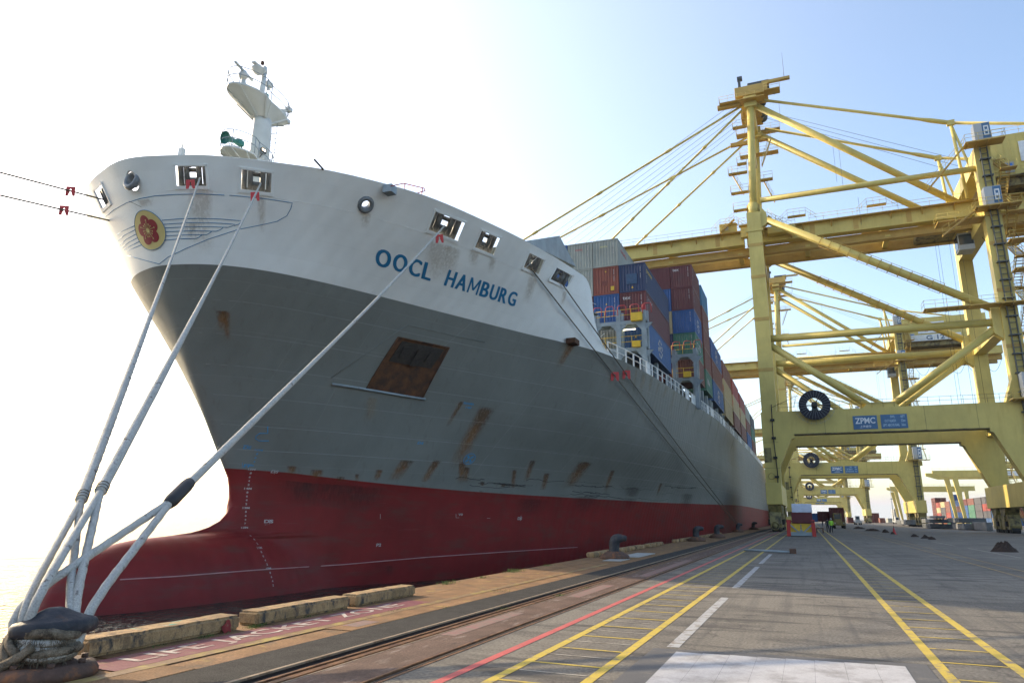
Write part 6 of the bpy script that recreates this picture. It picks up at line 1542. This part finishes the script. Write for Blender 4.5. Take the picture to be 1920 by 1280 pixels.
# ------------------------------------------------------------------ container yard
ordn=['first','second','third','fourth','fifth','sixth','seventh','eighth','ninth','tenth','eleventh'];ry=random.Random(21);pal=['brown','brown','maroon','navy','blue','green','red','orange','lgreen','cream','slate','teal','red','midblue','brown','maroon']
GY='container stacks in the yard behind the cranes';k=0
for bay in range(11):
    Yb=296+13.2*bay;cols=7 if bay==0 else (3 if bay<3 else 2);first=ry.choice(pal)
    for c in range(cols):
        hN=ry.choice([4,4,4,5,4]) if not(bay==0 and c<1) else 2
        colr=ry.choice(pal)
        for tr in range(hN):
            cc=colr if ry.random()<.6 else ry.choice(pal)
            o=container(62.0+2.6*c+2.44,Yb,.0+2.6*tr,12.19,2.57,cc,'','')
            o['label']='%s container, %s tier, %s column of the %s yard bay counted from the nearest'%(cname[cc],tiern[tr],ordn[c],ordn[bay]);o['group']=GY;k+=1
for (px,Y,cc,n) in ((1630,440,'maroon',2),(1640,440,'maroon',2),(1650,430,'brown',1),(1590,380,'maroon',1),(1665,500,'grey',1),(1674,500,'grey',1),(1678,470,'white',3)):
    for tr in range(n):
        x=ony(px,975,Y).x;o=container(x+2.44,Y,2.6*tr,12.19,2.57,cc,'','');o['label']='%s container, tier %d, standing far off between the second and third crane at pixel-thin size'%(cname[cc],tr+1);o['label']='%s container, %s tier, %s low far stack between second and third crane'%(cname[cc],tiern[tr],{1630:'second',1640:'third',1650:'fourth',1590:'leftmost',1665:'fifth',1674:'sixth',1678:'rightmost'}[px]);o['group']='far low containers between the cranes'
# ------------------------------------------------------------------ yard gantry cranes
def rtg(x0,x1,Y,zb,zt,legs,lab,cant=4.,box_=None,DY=16.):
    t=thing('yard_gantry_crane',lab,'gantry crane',((x0+x1)/2,Y,0),group='yellow yard gantry cranes behind the quay')
    for dy in (0,DY):
        mb=MB();mb.prism([(x0,zt),(x0,zt-(zt-zb)*.45),(x0+cant,zb),(x1,zb),(x1,zt)],'y',Y+dy,Y+dy+1.2);obj('yard_girder',mb,M['yel'],t)
        for xa,xb_ in legs:
            mb=MB();mb.prism([(xa-.2,0.8),(xa+.7,.8),(xb_+1.0,zb),(xb_-.7,zb)],'y',Y+dy+.1,Y+dy+1.1);obj('yard_leg',mb,M['yel'],t)
    rm=MB();rail(rm,[(x0,Y,zt),(x1,Y,zt)],step=2.5,r=.04);obj('girder_handrail',rm,M['yel'],t)
    for xa,xb_ in legs:
        mb=MB();mb.bbox(xa-.4,xa+1.,Y-1.5,Y+18,.6,1.6,.05);obj('yard_sill',mb,M['yel_dirty'],t)
        for yy in (Y-.6,Y+9):
            mb=MB();mb.tube([(xa-.1,yy,.7),(xa+.6,yy,.7)],.7,16);obj('rubber_wheel',mb,M['rubber'],t)
    if box_:
        for b in box_: mb=MB();mb.bbox(*b,.1);obj('machine_house',mb,M['yel'],t)
    return t
rtg(43.8,100,300,16.9,19.3,((52.2,50.6),(86,86)),'near yard gantry crane, tapered yellow girder and legs in front of the container stacks',4,box_=[(64,71,300.5,307,20,22.2),(73,79,300.5,307,19.6,21)])
g_=bpy.data.objects;mb=MB();mb.box(66,78,299.85,299.95,17.2,18.8);obj('white_board',mb,M['signwhite'],[o for o in bpy.data.objects if o.name=='yard_gantry_crane'][0])
rtg(41,79,420,16.2,18.5,((45.2,43.5),(75.,75.)),'far yard gantry crane, paler girder seen behind the second quay crane',3.5)
# far light mast
q=ony(1676,975,350);t=thing('light_mast','thin tall mast on the horizon between second and third crane','mast',(q.x,350,0));mb=MB();mb.tube([(q.x,350,0),(q.x,350,16.)],[.22,.08],6);mb.box(q.x-.5,q.x+.5,349.8,350.2,10.3,10.6);obj('mast_pole',mb,M['steelgrey'],t)

# ------------------------------------------------------------------ air
mb=MB();mb.box(-2500,2500,-1000,3900,-4.2,80);hz=obj('haze',mb,[],None)
hm=bpy.data.materials.new('haze_air');hm.use_nodes=True;nt=hm.node_tree;nt.nodes.clear();ou=nt.nodes.new('ShaderNodeOutputMaterial');pv=nt.nodes.new('ShaderNodeVolumePrincipled')
pv.inputs['Color'].default_value=(.93,.96,1,1);pv.inputs['Density'].default_value=.00008;pv.inputs['Anisotropy'].default_value=.3
nt.links.new(pv.outputs[0],ou.inputs['Volume']);hz.data.materials.append(hm);hz['kind']='stuff'
